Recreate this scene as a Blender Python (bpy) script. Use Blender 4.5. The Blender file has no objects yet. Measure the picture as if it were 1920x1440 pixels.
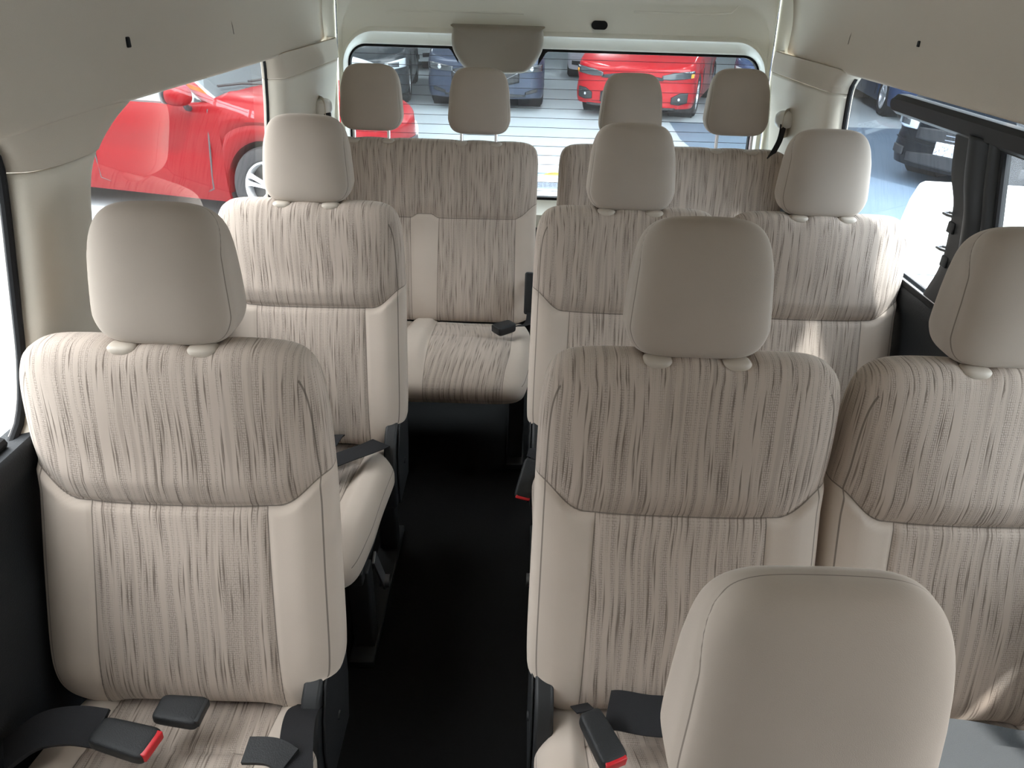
import bpy, bmesh, math, random
import numpy as np
from mathutils import Vector, Matrix

random.seed(7)
sc = bpy.context.scene
COL = sc.collection
PI = math.pi

# ------------------------------------------------------------------ camera
F_PX, PITCH, YAW, ROLL = 1350.03, 0.5085, -0.0034, -0.0311
CAM = (-0.11, 0.0, 1.453)

def cam_dir(xx, uu):
    cr, sr = math.cos(ROLL), math.sin(ROLL)
    x1 = xx * cr + uu * sr
    u = -xx * sr + uu * cr
    cp, sp = math.cos(PITCH), math.sin(PITCH)
    y1 = cp + u * sp
    z = -sp + u * cp
    c, s = math.cos(YAW), math.sin(YAW)
    return Vector((x1 * c + y1 * s, -x1 * s + y1 * c, z))

fwd = cam_dir(0, 0).normalized()
right = (cam_dir(1, 0) - cam_dir(0, 0)).normalized()
up = (cam_dir(0, 1) - cam_dir(0, 0)).normalized()
cd = bpy.data.cameras.new('camera')
cam = bpy.data.objects.new('camera', cd)
COL.objects.link(cam)
m = Matrix.Identity(4)
for i in range(3):
    m[i][0], m[i][1], m[i][2], m[i][3] = right[i], up[i], -fwd[i], CAM[i]
cam.matrix_world = m
cd.sensor_width = 36.0
cd.lens = F_PX / 1920 * 36.0
cd.clip_start = 0.02
sc.camera = cam

# ------------------------------------------------------------------ world, sun, exposure
w = bpy.data.worlds.new('world')
sc.world = w
w.use_nodes = True
wn = w.node_tree
bg = wn.nodes['Background']
bg.inputs[0].default_value = (0.93, 0.97, 1.0, 1)
bg.inputs[1].default_value = 3.6
sun_d = bpy.data.lights.new('sun', 'SUN')
sun_d.energy = 2.2
sun_d.angle = math.radians(3)
sun_d.color = (1.0, 0.97, 0.92)
sun = bpy.data.objects.new('sun', sun_d)
COL.objects.link(sun)
sun.rotation_euler = Vector((0.42, -0.62, 1.0)).to_track_quat('Z', 'Y').to_euler()
sc.view_settings.view_transform = 'Standard'
sc.view_settings.look = 'None'
sc.view_settings.exposure = 1.62
sc.view_settings.gamma = 1.0
sc.view_settings.use_curve_mapping = False
sc.cycles.max_bounces = 10
sc.cycles.diffuse_bounces = 6
sc.cycles.transparent_max_bounces = 12
sc.cycles.use_denoising = True
sc.cycles.sample_clamp_indirect = 6.0
sc.cycles.caustics_reflective = False
sc.cycles.caustics_refractive = False

GZ = -0.40        # ground outside

# ------------------------------------------------------------------ materials
def nodes_of(name):
    mt = bpy.data.materials.new(name)
    mt.use_nodes = True
    return mt, mt.node_tree, mt.node_tree.nodes['Principled BSDF']

def simple(name, col, rough=0.5, metal=0.0, spec=0.5, bump=0.0, bscale=300.0, var=0.0, vscale=3.0, coat=0.0, sheen=0.0):
    mt, nt, p = nodes_of(name)
    p.inputs['Base Color'].default_value = (*col, 1)
    p.inputs['Roughness'].default_value = rough
    p.inputs['Metallic'].default_value = metal
    p.inputs['Specular IOR Level'].default_value = spec
    p.inputs['Coat Weight'].default_value = coat
    p.inputs['Coat Roughness'].default_value = 0.04
    if sheen:
        p.inputs['Sheen Weight'].default_value = sheen
        p.inputs['Sheen Roughness'].default_value = 0.4
    tc = nt.nodes.new('ShaderNodeTexCoord')
    if bump:
        n = nt.nodes.new('ShaderNodeTexNoise')
        n.inputs['Scale'].default_value = bscale
        n.inputs['Detail'].default_value = 3
        nt.links.new(tc.outputs['Object'], n.inputs['Vector'])
        b = nt.nodes.new('ShaderNodeBump')
        b.inputs['Strength'].default_value = bump
        b.inputs['Distance'].default_value = 0.002
        nt.links.new(n.outputs['Fac'], b.inputs['Height'])
        nt.links.new(b.outputs['Normal'], p.inputs['Normal'])
    if var:
        n = nt.nodes.new('ShaderNodeTexNoise')
        n.inputs['Scale'].default_value = vscale
        n.inputs['Detail'].default_value = 4
        nt.links.new(tc.outputs['Object'], n.inputs['Vector'])
        mx = nt.nodes.new('ShaderNodeMixRGB')
        mx.inputs[1].default_value = (*[c * (1 - var) for c in col], 1)
        mx.inputs[2].default_value = (*[min(1, c * (1 + var)) for c in col], 1)
        nt.links.new(n.outputs['Fac'], mx.inputs[0])
        nt.links.new(mx.outputs[0], p.inputs['Base Color'])
    return mt

class NT:
    """small helper for math node graphs"""
    def __init__(s, nt): s.nt = nt
    def node(s, t): return s.nt.nodes.new(t)
    def link(s, a, b): s.nt.links.new(a, b)
    def m(s, op, a, b=None, c=None, clamp=False):
        n = s.nt.nodes.new('ShaderNodeMath'); n.operation = op; n.use_clamp = clamp
        for i, v in enumerate((a, b, c)):
            if v is None: continue
            if isinstance(v, (int, float)): n.inputs[i].default_value = v
            else: s.nt.links.new(v, n.inputs[i])
        return n.outputs[0]
    def mix(s, f, a, b):
        n = s.nt.nodes.new('ShaderNodeMixRGB')
        for i, v in enumerate((f, a, b)):
            if isinstance(v, (int, float)): n.inputs[i].default_value = v
            elif isinstance(v, tuple): n.inputs[i].default_value = (*v, 1)
            else: s.nt.links.new(v, n.inputs[i])
        return n.outputs[0]

PLAIN = (0.560, 0.480, 0.408)
PATT = (0.485, 0.410, 0.350)
STREAK = (0.150, 0.118, 0.097)

def seat_fabric(name, patterned=True):
    """velour: plain areas, and where the panel distances say so the ribbed knit with dark spindle streaks"""
    mt, nt, p = nodes_of(name)
    g = NT(nt)
    a1 = g.node('ShaderNodeAttribute'); a1.attribute_name = 'sd'
    a2 = g.node('ShaderNodeAttribute'); a2.attribute_name = 'pc'
    s = g.node('ShaderNodeSeparateXYZ'); g.link(a1.outputs['Vector'], s.inputs[0])
    q = g.node('ShaderNodeSeparateXYZ'); g.link(a2.outputs['Vector'], q.inputs[0])
    s1, s2, s3 = s.outputs
    px, py, seed = q.outputs
    # worn velour mottling
    nz = g.node('ShaderNodeTexNoise'); nz.inputs['Scale'].default_value = 9; nz.inputs['Detail'].default_value = 4
    g.link(a2.outputs['Vector'], nz.inputs['Vector'])
    nf = g.node('ShaderNodeTexNoise'); nf.inputs['Scale'].default_value = 900; nf.inputs['Detail'].default_value = 2
    g.link(a2.outputs['Vector'], nf.inputs['Vector'])
    headrest_shade = 1.0 if patterned else 0.74  # headrests share the bolster velour; darker colour stands in for weaker light
    plain = g.mix(nz.outputs['Fac'], tuple(c * 0.93 * headrest_shade for c in PLAIN), tuple(c * 1.07 * headrest_shade for c in PLAIN))
    plain = g.mix(g.m('MULTIPLY', nf.outputs['Fac'], 0.12), plain, (0.27, 0.24, 0.21))
    col = plain
    height = g.m('MULTIPLY', nf.outputs['Fac'], 0.25)
    if patterned:
        # wandering of the streaks
        cw = g.node('ShaderNodeCombineXYZ')
        g.link(g.m('MULTIPLY', px, 7.0), cw.inputs[0]); g.link(g.m('MULTIPLY', py, 5.0), cw.inputs[1]); g.link(seed, cw.inputs[2])
        wv = g.node('ShaderNodeTexNoise'); wv.inputs['Scale'].default_value = 1.0; wv.inputs['Detail'].default_value = 1
        g.link(cw.outputs[0], wv.inputs['Vector'])
        wx = g.m('ADD', px, g.m('MULTIPLY', g.m('SUBTRACT', wv.outputs['Fac'], 0.5), 0.016))
        def spindles(kx, ky, thr, off):
            c = g.node('ShaderNodeCombineXYZ')
            g.link(g.m('ADD', g.m('MULTIPLY', wx, kx), off), c.inputs[0])
            g.link(g.m('ADD', g.m('MULTIPLY', py, ky), g.m('MULTIPLY', seed, 1.7)), c.inputs[1])
            v = g.node('ShaderNodeTexVoronoi'); v.voronoi_dimensions = '2D'; v.distance = 'MANHATTAN'
            v.inputs['Scale'].default_value = 1.0; v.inputs['Randomness'].default_value = 0.95
            g.link(c.outputs[0], v.inputs['Vector'])
            return g.m('MULTIPLY', g.m('SUBTRACT', thr, v.outputs['Distance']), 9.0, clamp=True)
        st = g.m('MAXIMUM', spindles(118, 4.2, 0.215, 0.3), spindles(84, 2.3, 0.155, 5.1))
        # narrow ribs of chain stitch, whose strength varies from rib to rib
        c3 = g.node('ShaderNodeCombineXYZ')
        g.link(g.m('MULTIPLY', wx, 330.0), c3.inputs[0]); g.link(g.m('MULTIPLY', py, 260.0), c3.inputs[1])
        vs = g.node('ShaderNodeTexVoronoi'); vs.voronoi_dimensions = '2D'; vs.inputs['Scale'].default_value = 1.0
        vs.inputs['Randomness'].default_value = 0.25
        g.link(c3.outputs[0], vs.inputs['Vector'])
        c4 = g.node('ShaderNodeCombineXYZ')
        g.link(g.m('MULTIPLY', wx, 120.0), c4.inputs[0]); g.link(g.m('MULTIPLY', py, 3.0), c4.inputs[1])
        rb = g.node('ShaderNodeTexNoise'); rb.inputs['Scale'].default_value = 1.0; rb.inputs['Detail'].default_value = 1
        g.link(c4.outputs[0], rb.inputs['Vector'])
        rib = g.m('MULTIPLY', g.m('SUBTRACT', rb.outputs['Fac'], 0.42), 5.0, clamp=True)
        stitch = g.m('MULTIPLY', g.m('MULTIPLY', g.m('SUBTRACT', vs.outputs['Distance'], 0.22), 2.8, clamp=True), rib)
        pc = g.mix(nz.outputs['Fac'], tuple(c * 0.95 for c in PATT), tuple(c * 1.06 for c in PATT))
        pc = g.mix(g.m('MULTIPLY', stitch, 0.75), pc, (0.24, 0.20, 0.17))
        soft = spindles(62, 2.3, 0.30, 9.7)
        pc = g.mix(g.m('MULTIPLY', soft, 0.22), pc, STREAK)
        pc = g.mix(g.m('MULTIPLY', st, 0.80), pc, STREAK)
        mask = g.m('MAXIMUM', g.m('GREATER_THAN', s1, 0.0), g.m('GREATER_THAN', s2, 0.0))
        col = g.mix(mask, plain, pc)
        hp = g.m('SUBTRACT', g.m('SUBTRACT', 0.6, g.m('MULTIPLY', stitch, 0.5)), g.m('MULTIPLY', st, 0.6))
        height = g.m('ADD', g.m('MULTIPLY', height, g.m('SUBTRACT', 1.0, mask)), g.m('MULTIPLY', hp, mask))
        # seams: horizontal seam, centre panel seam below it
        l1 = g.m('LESS_THAN', g.m('ABSOLUTE', s1), 0.0011)
        l2 = g.m('MULTIPLY', g.m('LESS_THAN', g.m('ABSOLUTE', s2), 0.0009), g.m('LESS_THAN', s1, 0.0))
        l3 = g.m('LESS_THAN', g.m('ABSOLUTE', s3), 0.0008)
        ln = g.m('MAXIMUM', g.m('MAXIMUM', l1, l2), l3)
    else:
        ln = g.m('LESS_THAN', g.m('ABSOLUTE', s3), 0.0009)
    col = g.mix(g.m('MULTIPLY', ln, 0.75), col, (0.12, 0.10, 0.085))
    g.link(col, p.inputs['Base Color'])
    b = g.node('ShaderNodeBump'); b.inputs['Strength'].default_value = 0.5; b.inputs['Distance'].default_value = 0.0012
    g.link(height, b.inputs['Height']); g.link(b.outputs['Normal'], p.inputs['Normal'])
    p.inputs['Roughness'].default_value = 0.95
    p.inputs['Specular IOR Level'].default_value = 0.15
    p.inputs['Sheen Weight'].default_value = 0.35
    p.inputs['Sheen Roughness'].default_value = 0.45
    p.inputs['Sheen Tint'].default_value = (1.0, 0.93, 0.84, 1)
    return mt

M = {}
M['fabric'] = seat_fabric('seat_velour_patterned')
M['plain'] = seat_fabric('seat_velour_plain_shaded', False)
M['beige'] = simple('beige_plastic', (0.50, 0.44, 0.37), 0.55)
M['headliner'] = simple('moulded_headliner', (0.50, 0.44, 0.365), 0.8, spec=0.25, bump=0.25, bscale=700, var=0.04, vscale=2)
M['trim'] = simple('grey_beige_trim', (0.60, 0.55, 0.465), 0.6, spec=0.3, bump=0.15, bscale=800)
M['black'] = simple('black_plastic', (0.018, 0.019, 0.020), 0.55, spec=0.35, bump=0.3, bscale=500)
M['blackwall'] = simple('black_side_lining', (0.014, 0.016, 0.018), 0.6, spec=0.3, bump=0.3, bscale=400)
M['charcoal'] = simple('charcoal_plastic', (0.022, 0.023, 0.024), 0.5, spec=0.35)
M['rubber'] = simple('rubber', (0.010, 0.010, 0.011), 0.7, spec=0.25)
M['floor'] = simple('black_vinyl_floor', (0.0065, 0.0062, 0.006), 0.75, spec=0.12, bump=0.3, bscale=120, var=0.3, vscale=6)
M['webbing'] = simple('belt_webbing', (0.022, 0.022, 0.024), 0.8, spec=0.2, bump=0.5, bscale=900)
M['greyweb'] = simple('grey_belt_webbing', (0.085, 0.092, 0.098), 0.8, spec=0.2, bump=0.6, bscale=900)
M['red_btn'] = simple('red_button', (0.55, 0.012, 0.02), 0.4)
M['paint'] = simple('body_paint_warm_white', (0.88, 0.88, 0.81), 0.35, spec=0.5, coat=0.3)
M['chrome'] = simple('chrome', (0.8, 0.8, 0.82), 0.12, metal=1.0)
M['steel'] = simple('dull_steel', (0.22, 0.22, 0.22), 0.45, metal=0.8)
M['white_pl'] = simple('white_plastic', (0.72, 0.70, 0.65), 0.4)
M['alu'] = simple('aluminium_strip', (0.75, 0.76, 0.78), 0.4, metal=0.4)

def glass(name, tint=(1, 1, 1), haze=0.0, refl=1.0, dust=False, hazecol=(0.85, 0.9, 0.95)):
    mt = bpy.data.materials.new(name); mt.use_nodes = True
    nt = mt.node_tree; nt.nodes.clear(); g = NT(nt)
    out = g.node('ShaderNodeOutputMaterial')
    tr = g.node('ShaderNodeBsdfTransparent'); tr.inputs[0].default_value = (*tint, 1)
    gl = g.node('ShaderNodeBsdfGlossy'); gl.inputs['Roughness'].default_value = 0.0
    geo = g.node('ShaderNodeNewGeometry')
    dt = g.node('ShaderNodeVectorMath'); dt.operation = 'DOT_PRODUCT'
    g.link(geo.outputs['Normal'], dt.inputs[0]); g.link(geo.outputs['Incoming'], dt.inputs[1])
    cs = g.m('SUBTRACT', 1.0, g.m('ABSOLUTE', dt.outputs['Value']))
    frv = g.m('ADD', 0.075, g.m('MULTIPLY', 0.925, g.m('POWER', cs, 5.0)))
    mx = g.node('ShaderNodeMixShader')
    g.link(g.m('MULTIPLY', frv, refl, clamp=True), mx.inputs[0])
    g.link(tr.outputs[0], mx.inputs[1]); g.link(gl.outputs[0], mx.inputs[2])
    last = mx.outputs[0]
    if haze:
        df = g.node('ShaderNodeBsdfTranslucent'); df.inputs[0].default_value = (*hazecol, 1)
        d2 = g.node('ShaderNodeBsdfDiffuse'); d2.inputs[0].default_value = (*hazecol, 1)
        a = g.node('ShaderNodeMixShader'); a.inputs[0].default_value = 0.5
        g.link(df.outputs[0], a.inputs[1]); g.link(d2.outputs[0], a.inputs[2])
        m2 = g.node('ShaderNodeMixShader')
        tc = g.node('ShaderNodeTexCoord')
        n = g.node('ShaderNodeTexNoise'); n.inputs['Scale'].default_value = 14 if dust else 3; n.inputs['Detail'].default_value = 8 if dust else 3
        g.link(tc.outputs['Object'], n.inputs['Vector'])
        amt = g.m('MULTIPLY', g.m('MULTIPLY', n.outputs['Fac'], 2.0), haze, clamp=True)
        g.link(amt, m2.inputs[0]); g.link(last, m2.inputs[1]); g.link(a.outputs[0], m2.inputs[2])
        last = m2.outputs[0]
    g.link(last, out.inputs[0])
    return mt

M['glass_rear'] = glass('rear_glass', (0.88, 0.97, 1.0), 0.012)
M['glass_left'] = glass('left_glass', (0.95, 0.95, 0.95), 0.006, hazecol=(0.95, 0.95, 0.95))
M['glass_right'] = glass('right_glass', (0.80, 0.88, 0.95), 0.006, refl=1.0)
M['glass_dusty'] = glass('dusty_glass', (0.84, 0.91, 0.96), 0.10, dust=True)

# ------------------------------------------------------------------ helpers
def link(o):
    COL.objects.link(o); return o

def mesh_obj(name, verts, faces, mat=None, parent=None, smooth=True, mats=None, midx=None, sharp=35):
    me = bpy.data.meshes.new(name)
    me.from_pydata([tuple(map(float, v)) for v in verts], [], [tuple(int(i) for i in f) for f in faces])
    me.validate(); me.update()
    bm = bmesh.new(); bm.from_mesh(me)
    bmesh.ops.recalc_face_normals(bm, faces=bm.faces)
    bm.to_mesh(me); bm.free()
    o = link(bpy.data.objects.new(name, me))
    if mats:
        for x in mats: me.materials.append(x)
    elif mat: me.materials.append(mat)
    if midx is not None:
        for p, i in zip(me.polygons, midx): p.material_index = i
    if smooth:
        me.polygons.foreach_set('use_smooth', [True] * len(me.polygons))
        if sharp: me.set_sharp_from_angle(angle=math.radians(sharp))
    if parent: o.parent = parent
    return o

def thing(name, label, cat, loc=(0, 0, 0), rz=0.0, group=None):
    o = link(bpy.data.objects.new(name, None))
    o.location = loc; o.rotation_euler = (0, 0, rz)
    o.empty_display_size = 0.1
    o['label'] = label; o['category'] = cat
    if group: o['group'] = group
    return o

def tag(o, label, cat, group=None):
    o['label'] = label; o['category'] = cat
    if group: o['group'] = group
    return o

def struct(o):
    o['kind'] = 'structure'; return o

class Geo:
    """collects shapes into one mesh"""
    def __init__(s): s.v = []; s.f = []
    def add(s, v, f):
        n = len(s.v); s.v += [tuple(x) for x in v]; s.f += [tuple(i + n for i in q) for q in f]; return s
    def box(s, c, d, rot=None, bev=0.0):
        """bevelled box: centre, full dims, optional Matrix rotation"""
        bm = bmesh.new(); bmesh.ops.create_cube(bm, size=1.0)
        for v in bm.verts: v.co = Vector((v.co.x * d[0], v.co.y * d[1], v.co.z * d[2]))
        if bev: bmesh.ops.bevel(bm, geom=bm.edges[:], offset=bev, segments=3, affect='EDGES', profile=0.5)
        if rot is not None: bmesh.ops.rotate(bm, verts=bm.verts, matrix=rot, cent=(0, 0, 0))
        bm.verts.index_update()
        s.add([v.co + Vector(c) for v in bm.verts], [[v.index for v in f.verts] for f in bm.faces]); bm.free(); return s
    def tube(s, pts, r, n=12, caps=True):
        pts = [Vector(p) for p in pts]; rs = r if isinstance(r, (list, tuple)) else [r] * len(pts)
        rings = []; prev = None
        for i, p in enumerate(pts):
            t = (pts[min(i + 1, len(pts) - 1)] - pts[max(i - 1, 0)]).normalized()
            if prev is None:
                a = t.orthogonal().normalized()
            else:
                a = (prev - t * prev.dot(t)).normalized()
            prev = a; b = t.cross(a)
            rings.append([p + (a * math.cos(2 * PI * k / n) + b * math.sin(2 * PI * k / n)) * rs[i] for k in range(n)])
        v = [q for R in rings for q in R]; f = []
        for i in range(len(rings) - 1):
            for k in range(n):
                f.append((i * n + k, i * n + (k + 1) % n, (i + 1) * n + (k + 1) % n, (i + 1) * n + k))
        if caps:
            f.append(tuple(range(n))[::-1]); f.append(tuple((len(rings) - 1) * n + k for k in range(n)))
        return s.add(v, f)
    def lathe(s, prof, c=(0, 0, 0), axis='z', n=32, closed=False):
        v = []; f = []
        for (r, h) in prof:
            for k in range(n):
                a = 2 * PI * k / n
                p = (r * math.cos(a), r * math.sin(a), h)
                if axis == 'y': p = (p[0], h, p[1])
                if axis == 'x': p = (h, p[0], p[1])
                v.append((p[0] + c[0], p[1] + c[1], p[2] + c[2]))
        m_ = len(prof)
        for i in range(m_ if closed else m_ - 1):
            j = (i + 1) % m_
            for k in range(n):
                f.append((i * n + k, i * n + (k + 1) % n, j * n + (k + 1) % n, j * n + k))
        return s.add(v, f)
    def prism(s, poly, axis, a, b):
        """extrude a 2D polygon along an axis between a and b (2D coords are the other two axes in order)"""
        n = len(poly)
        def P(q, h):
            if axis == 'x': return (h, q[0], q[1])
            if axis == 'y': return (q[0], h, q[1])
            return (q[0], q[1], h)
        v = [P(q, a) for q in poly] + [P(q, b) for q in poly]
        f = [tuple(range(n)), tuple(range(n, 2 * n))[::-1]] + [(i, (i + 1) % n, n + (i + 1) % n, n + i) for i in range(n)]
        return s.add(v, f)
    def build(s, name, mat, parent=None, smooth=True, sharp=35):
        return mesh_obj(name, s.v, s.f, mat, parent, smooth, sharp=sharp)

def bevel_mod(o, wdt=0.003, seg=2):
    md = o.modifiers.new('bevel', 'BEVEL'); md.width = wdt; md.segments = seg; md.limit_method = 'ANGLE'; md.angle_limit = math.radians(40)
    return o

def grid_faces(nu, nv):
    return [(i * nv + j, i * nv + j + 1, (i + 1) * nv + j + 1, (i + 1) * nv + j) for i in range(nu - 1) for j in range(nv - 1)]

_cube_cache = {}
def cube_dirs(nx, ny, nz):
    key = (nx, ny, nz)
    if key in _cube_cache: return _cube_cache[key]
    idx = {}; V = []; Fc = []
    def vid(i, j, k):
        if (i, j, k) not in idx:
            idx[(i, j, k)] = len(V)
            V.append((2 * i / nx - 1, 2 * j / ny - 1, 2 * k / nz - 1))
        return idx[(i, j, k)]
    for i in range(nx):
        for k in range(nz):
            for j in (0, ny): Fc.append((vid(i, j, k), vid(i + 1, j, k), vid(i + 1, j, k + 1), vid(i, j, k + 1)))
    for j in range(ny):
        for k in range(nz):
            for i in (0, nx): Fc.append((vid(i, j, k), vid(i, j + 1, k), vid(i, j + 1, k + 1), vid(i, j, k + 1)))
    for i in range(nx):
        for j in range(ny):
            for k in (0, nz): Fc.append((vid(i, j, k), vid(i + 1, j, k), vid(i + 1, j + 1, k), vid(i, j + 1, k)))
    _cube_cache[key] = (np.array(V), Fc)
    return _cube_cache[key]

def superbox(a, b, c, n1=6.0, n2=4.0, res=(40, 12, 50), plane='xz'):
    """rounded box (half sizes a,b,c). n1 = squareness of the outline in the given plane, n2 = squareness through the thickness"""
    D, Fc = cube_dirs(*res)
    # concentrate samples toward edges for clean roundings
    P = np.sign(D) * (np.abs(D) ** 0.85)
    ax = np.abs(P) + 1e-9
    if plane == 'xz':
        o = (ax[:, 0] ** n1 + ax[:, 2] ** n1) ** (1 / n1); t = ax[:, 1]
    elif plane == 'xy':
        o = (ax[:, 0] ** n1 + ax[:, 1] ** n1) ** (1 / n1); t = ax[:, 2]
    else:
        o = (ax[:, 1] ** n1 + ax[:, 2] ** n1) ** (1 / n1); t = ax[:, 0]
    r = (o ** n2 + t ** n2) ** (1 / n2)
    Q = P / r[:, None]
    return Q * np.array([a, b, c]), Fc

def set_attr(o, name, arr):
    at = o.data.attributes.new(name, 'FLOAT_VECTOR', 'POINT')
    at.data.foreach_set('vector', np.asarray(arr, dtype=np.float32).ravel())

def fast_mesh(name, V, Fc, mat, parent=None):
    """no vertex reordering, so per-vertex attributes match"""
    me = bpy.data.meshes.new(name)
    me.from_pydata(V.tolist(), [], Fc)
    bm = bmesh.new(); bm.from_mesh(me); bmesh.ops.recalc_face_normals(bm, faces=bm.faces); bm.to_mesh(me); bm.free()
    me.materials.append(mat)
    me.polygons.foreach_set('use_smooth', [True] * len(me.polygons))
    o = link(bpy.data.objects.new(name, me))
    if parent: o.parent = parent
    return o

def gauss(x, s): return np.exp(-(x / s) ** 2)
def sstep(x, a, b):
    t = np.clip((x - a) / (b - a), 0, 1); return t * t * (3 - 2 * t)

# ------------------------------------------------------------------ seats
# seat frame: origin on the van floor under the headrest guides; +y to the back of the van
Z_TOP, Z_BOT, Z_SEAM = 0.968, 0.345, 0.712
HWC = 0.136   # half width of the patterned centre panel

def front_y(z):
    """front face of the backrest, relative to the guide line"""
    pts = [(0.30, -0.203), (0.345, -0.190), (0.45, -0.158), (0.60, -0.111), (0.714, -0.072), (0.80, -0.056), (0.90, -0.045), (0.97, -0.038)]
    return np.interp(z, [p[0] for p in pts], [p[1] for p in pts])

def make_backrest(parent, centres, x0, x1, seed, flare=0.0, aisle=0):
    hw = (x1 - x0) / 2; xc = (x0 + x1) / 2; H = (Z_TOP - Z_BOT) / 2; zc = (Z_TOP + Z_BOT) / 2
    T = 0.062
    nx = int(90 * hw / 0.235)
    V, Fc = superbox(hw, T, H, 9.0 if hw < 0.3 else 14.0, 3.6, (nx, 14, 130))
    x = V[:, 0] + xc; yl = V[:, 1]; z = V[:, 2] + zc
    u = V[:, 0] / hw
    # nearest seat centre
    ds = np.min(np.abs(x[:, None] - np.array(centres)[None, :]), axis=1)
    edge = np.minimum(x - x0, x1 - x)          # distance from the outer edges
    outer = sstep(-edge, -0.085, 0.0)
    vs = Z_SEAM + 0.048 * outer ** 1.3 + (0.014 * sstep(ds, HWC, HWC + 0.03) * (1 - sstep(-edge, -0.10, -0.085)) if len(centres) > 1 else 0)
    s1 = z - vs
    s2 = HWC + 0.006 * (0.712 - z) / 0.37 - ds
    front = np.clip(-yl / T, 0, 1) ** 0.5
    yf = front_y(z)
    # the body is thinner at the top
    th = np.interp(z, [0.34, 0.75, 0.97], [1.0, 0.92, 0.80])
    y = yf + T * th + yl * th * 1.0
    # bolsters, centre recess, top roll, grooves
    below = sstep(-s1, -0.004, 0.012)
    bol = sstep(ds, HWC - 0.002, HWC + 0.060) * below
    if len(centres) > 1:
        bol = bol * 0.55
    y -= front * bol * 0.012 * sstep(z, 0.30, 0.42)
    y -= front * (1 - below) * 0.010 * sstep(s1, 0.0, 0.05)
    y += front * gauss(s1, 0.007) * 0.006 * (1 - 0.75 * outer)
    y += front * gauss(s2, 0.005) * 0.0035 * below
    y += front * 0.006 * sstep(-(z), -0.40, -0.34) * (ds < HWC)       # tucks in above the cushion
    # gentle crown across the width
    y += front * 0.010 * (np.abs(u) ** 3.0)
    s3 = (yl / T) * T + 0.040
    s3 = np.where(edge < 0.03, s3, 1.0)
    # dimples at the top around the guides
    for c in centres:
        for sx in (-1, 1):
            d2 = ((x - (c + sx * 0.06)) / 0.024) ** 2 + ((y - 0.0) / 0.024) ** 2
            z = z - 0.012 * np.exp(-d2) * (z > 0.90)
    # cut-away lower outer corners for the hinge covers
    cut = sstep(-edge, -0.055, -0.02) * sstep(-z, -0.43, -0.36)
    if aisle: cut = cut * np.clip(np.sign(x - xc) * aisle, 0, 1)
    else: cut = cut * 0
    z = z + 0.050 * cut
    # bottom edge hangs a little lower at the bolsters
    z = z - 0.012 * gauss(edge - 0.085, 0.03) * sstep(-z, -0.40, -0.35)
    # tiny cloth unevenness
    rng = np.random.RandomState(seed)
    for k in range(5):
        kx, kz, ph = rng.uniform(6, 22), rng.uniform(5, 18), rng.uniform(0, 6)
        y = y + front * 0.0007 * np.sin(kx * x + kz * z + ph)
    x_flat = x.copy()
    x = x + (x - xc) / hw * flare * np.clip((0.93 - z) / 0.5, 0, 1.15)
    P = np.stack([x, y, z], 1)
    o = fast_mesh('backrest', P, Fc, M['fabric'], parent)
    set_attr(o, 'sd', np.stack([s1, s2, s3], 1))
    side = (yl + T)
    px = x + np.sign(x - xc) * side * 0.8 * sstep(-edge, -0.040, -0.004)
    py = z + np.where(z > 0.93, side, 0)
    set_attr(o, 'pc', np.stack([px, py, np.full(len(x), float(seed))], 1))
    return o

def make_cushion(parent, centres, x0, x1, seed, y_front=-0.66, y_back=-0.10, z_top=0.405, thick=0.125, bench=False):
    hw = (x1 - x0) / 2; xc = (x0 + x1) / 2; L = (y_back - y_front) / 2; yc = (y_front + y_back) / 2
    T = thick / 2
    V, Fc = superbox(hw, L, T, 7.0 if hw < 0.3 else 12.0, 3.2, (int(70 * hw / 0.235), 90, 14), plane='xy')
    x = V[:, 0] + xc; y = V[:, 1] + yc; zl = V[:, 2]
    ds = np.min(np.abs(x[:, None] - np.array(centres)[None, :]), axis=1)
    edge = np.minimum(x - x0, x1 - x)
    v = (y - y_front) / (2 * L)     # 0 front .. 1 back
    z = z_top - T + zl
    top = np.clip(zl / T, 0, 1) ** 0.5
    z -= 0.055 * sstep(v, 0.30, 1.0)             # falls to the back
    z -= 0.018 * sstep(-v, -0.22, 0.0)           # rolls over at the front
    s2 = HWC - 0.006 - ds + 0.012 * v
    z += top * 0.016 * sstep(ds, HWC, HWC + 0.03) * sstep(v, 0.05, 0.25) * sstep(edge, 0.0, 0.03)
    z -= top * gauss(s2, 0.005) * 0.004
    # tapers a little to the front, front face leans under
    x = xc + (x - xc) * (1 - 0.05 * sstep(-v, -0.35, 0.0))
    y = y + (0.030 * np.clip(-zl / T, 0, 1) + 0.0) * sstep(-v, -0.15, 0.0)
    # cross seams
    sx = np.minimum(np.abs(v - 0.80), np.abs(v - 0.52)) * 2 * L if bench else np.abs(v - 0.72) * 2 * L
    z -= top * gauss(sx, 0.006) * 0.004 * (s2 > 0)
    s1 = -np.where(s2 > 0, sx, 1.0)
    s1 = np.minimum(s1, -0.0002)
    rng = np.random.RandomState(seed + 50)
    for k in range(4):
        kx, ky, ph = rng.uniform(8, 25), rng.uniform(8, 25), rng.uniform(0, 6)
        z = z + top * 0.0008 * np.sin(kx * x + ky * y + ph)
    s3 = np.where(v < 0.03, zl + 0.2 * T, np.where(edge < 0.02, zl - 0.35 * T, 1.0))
    P = np.stack([x, y, z], 1)
    o = fast_mesh('cushion', P, Fc, M['fabric'], parent)
    set_attr(o, 'sd', np.stack([s1, s2, s3], 1))
    set_attr(o, 'pc', np.stack([x + 0.05 * np.sin(4 * y), y + (T - zl) * (v < 0.03), np.full(len(x), seed + 3.3)], 1))
    return o

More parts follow.
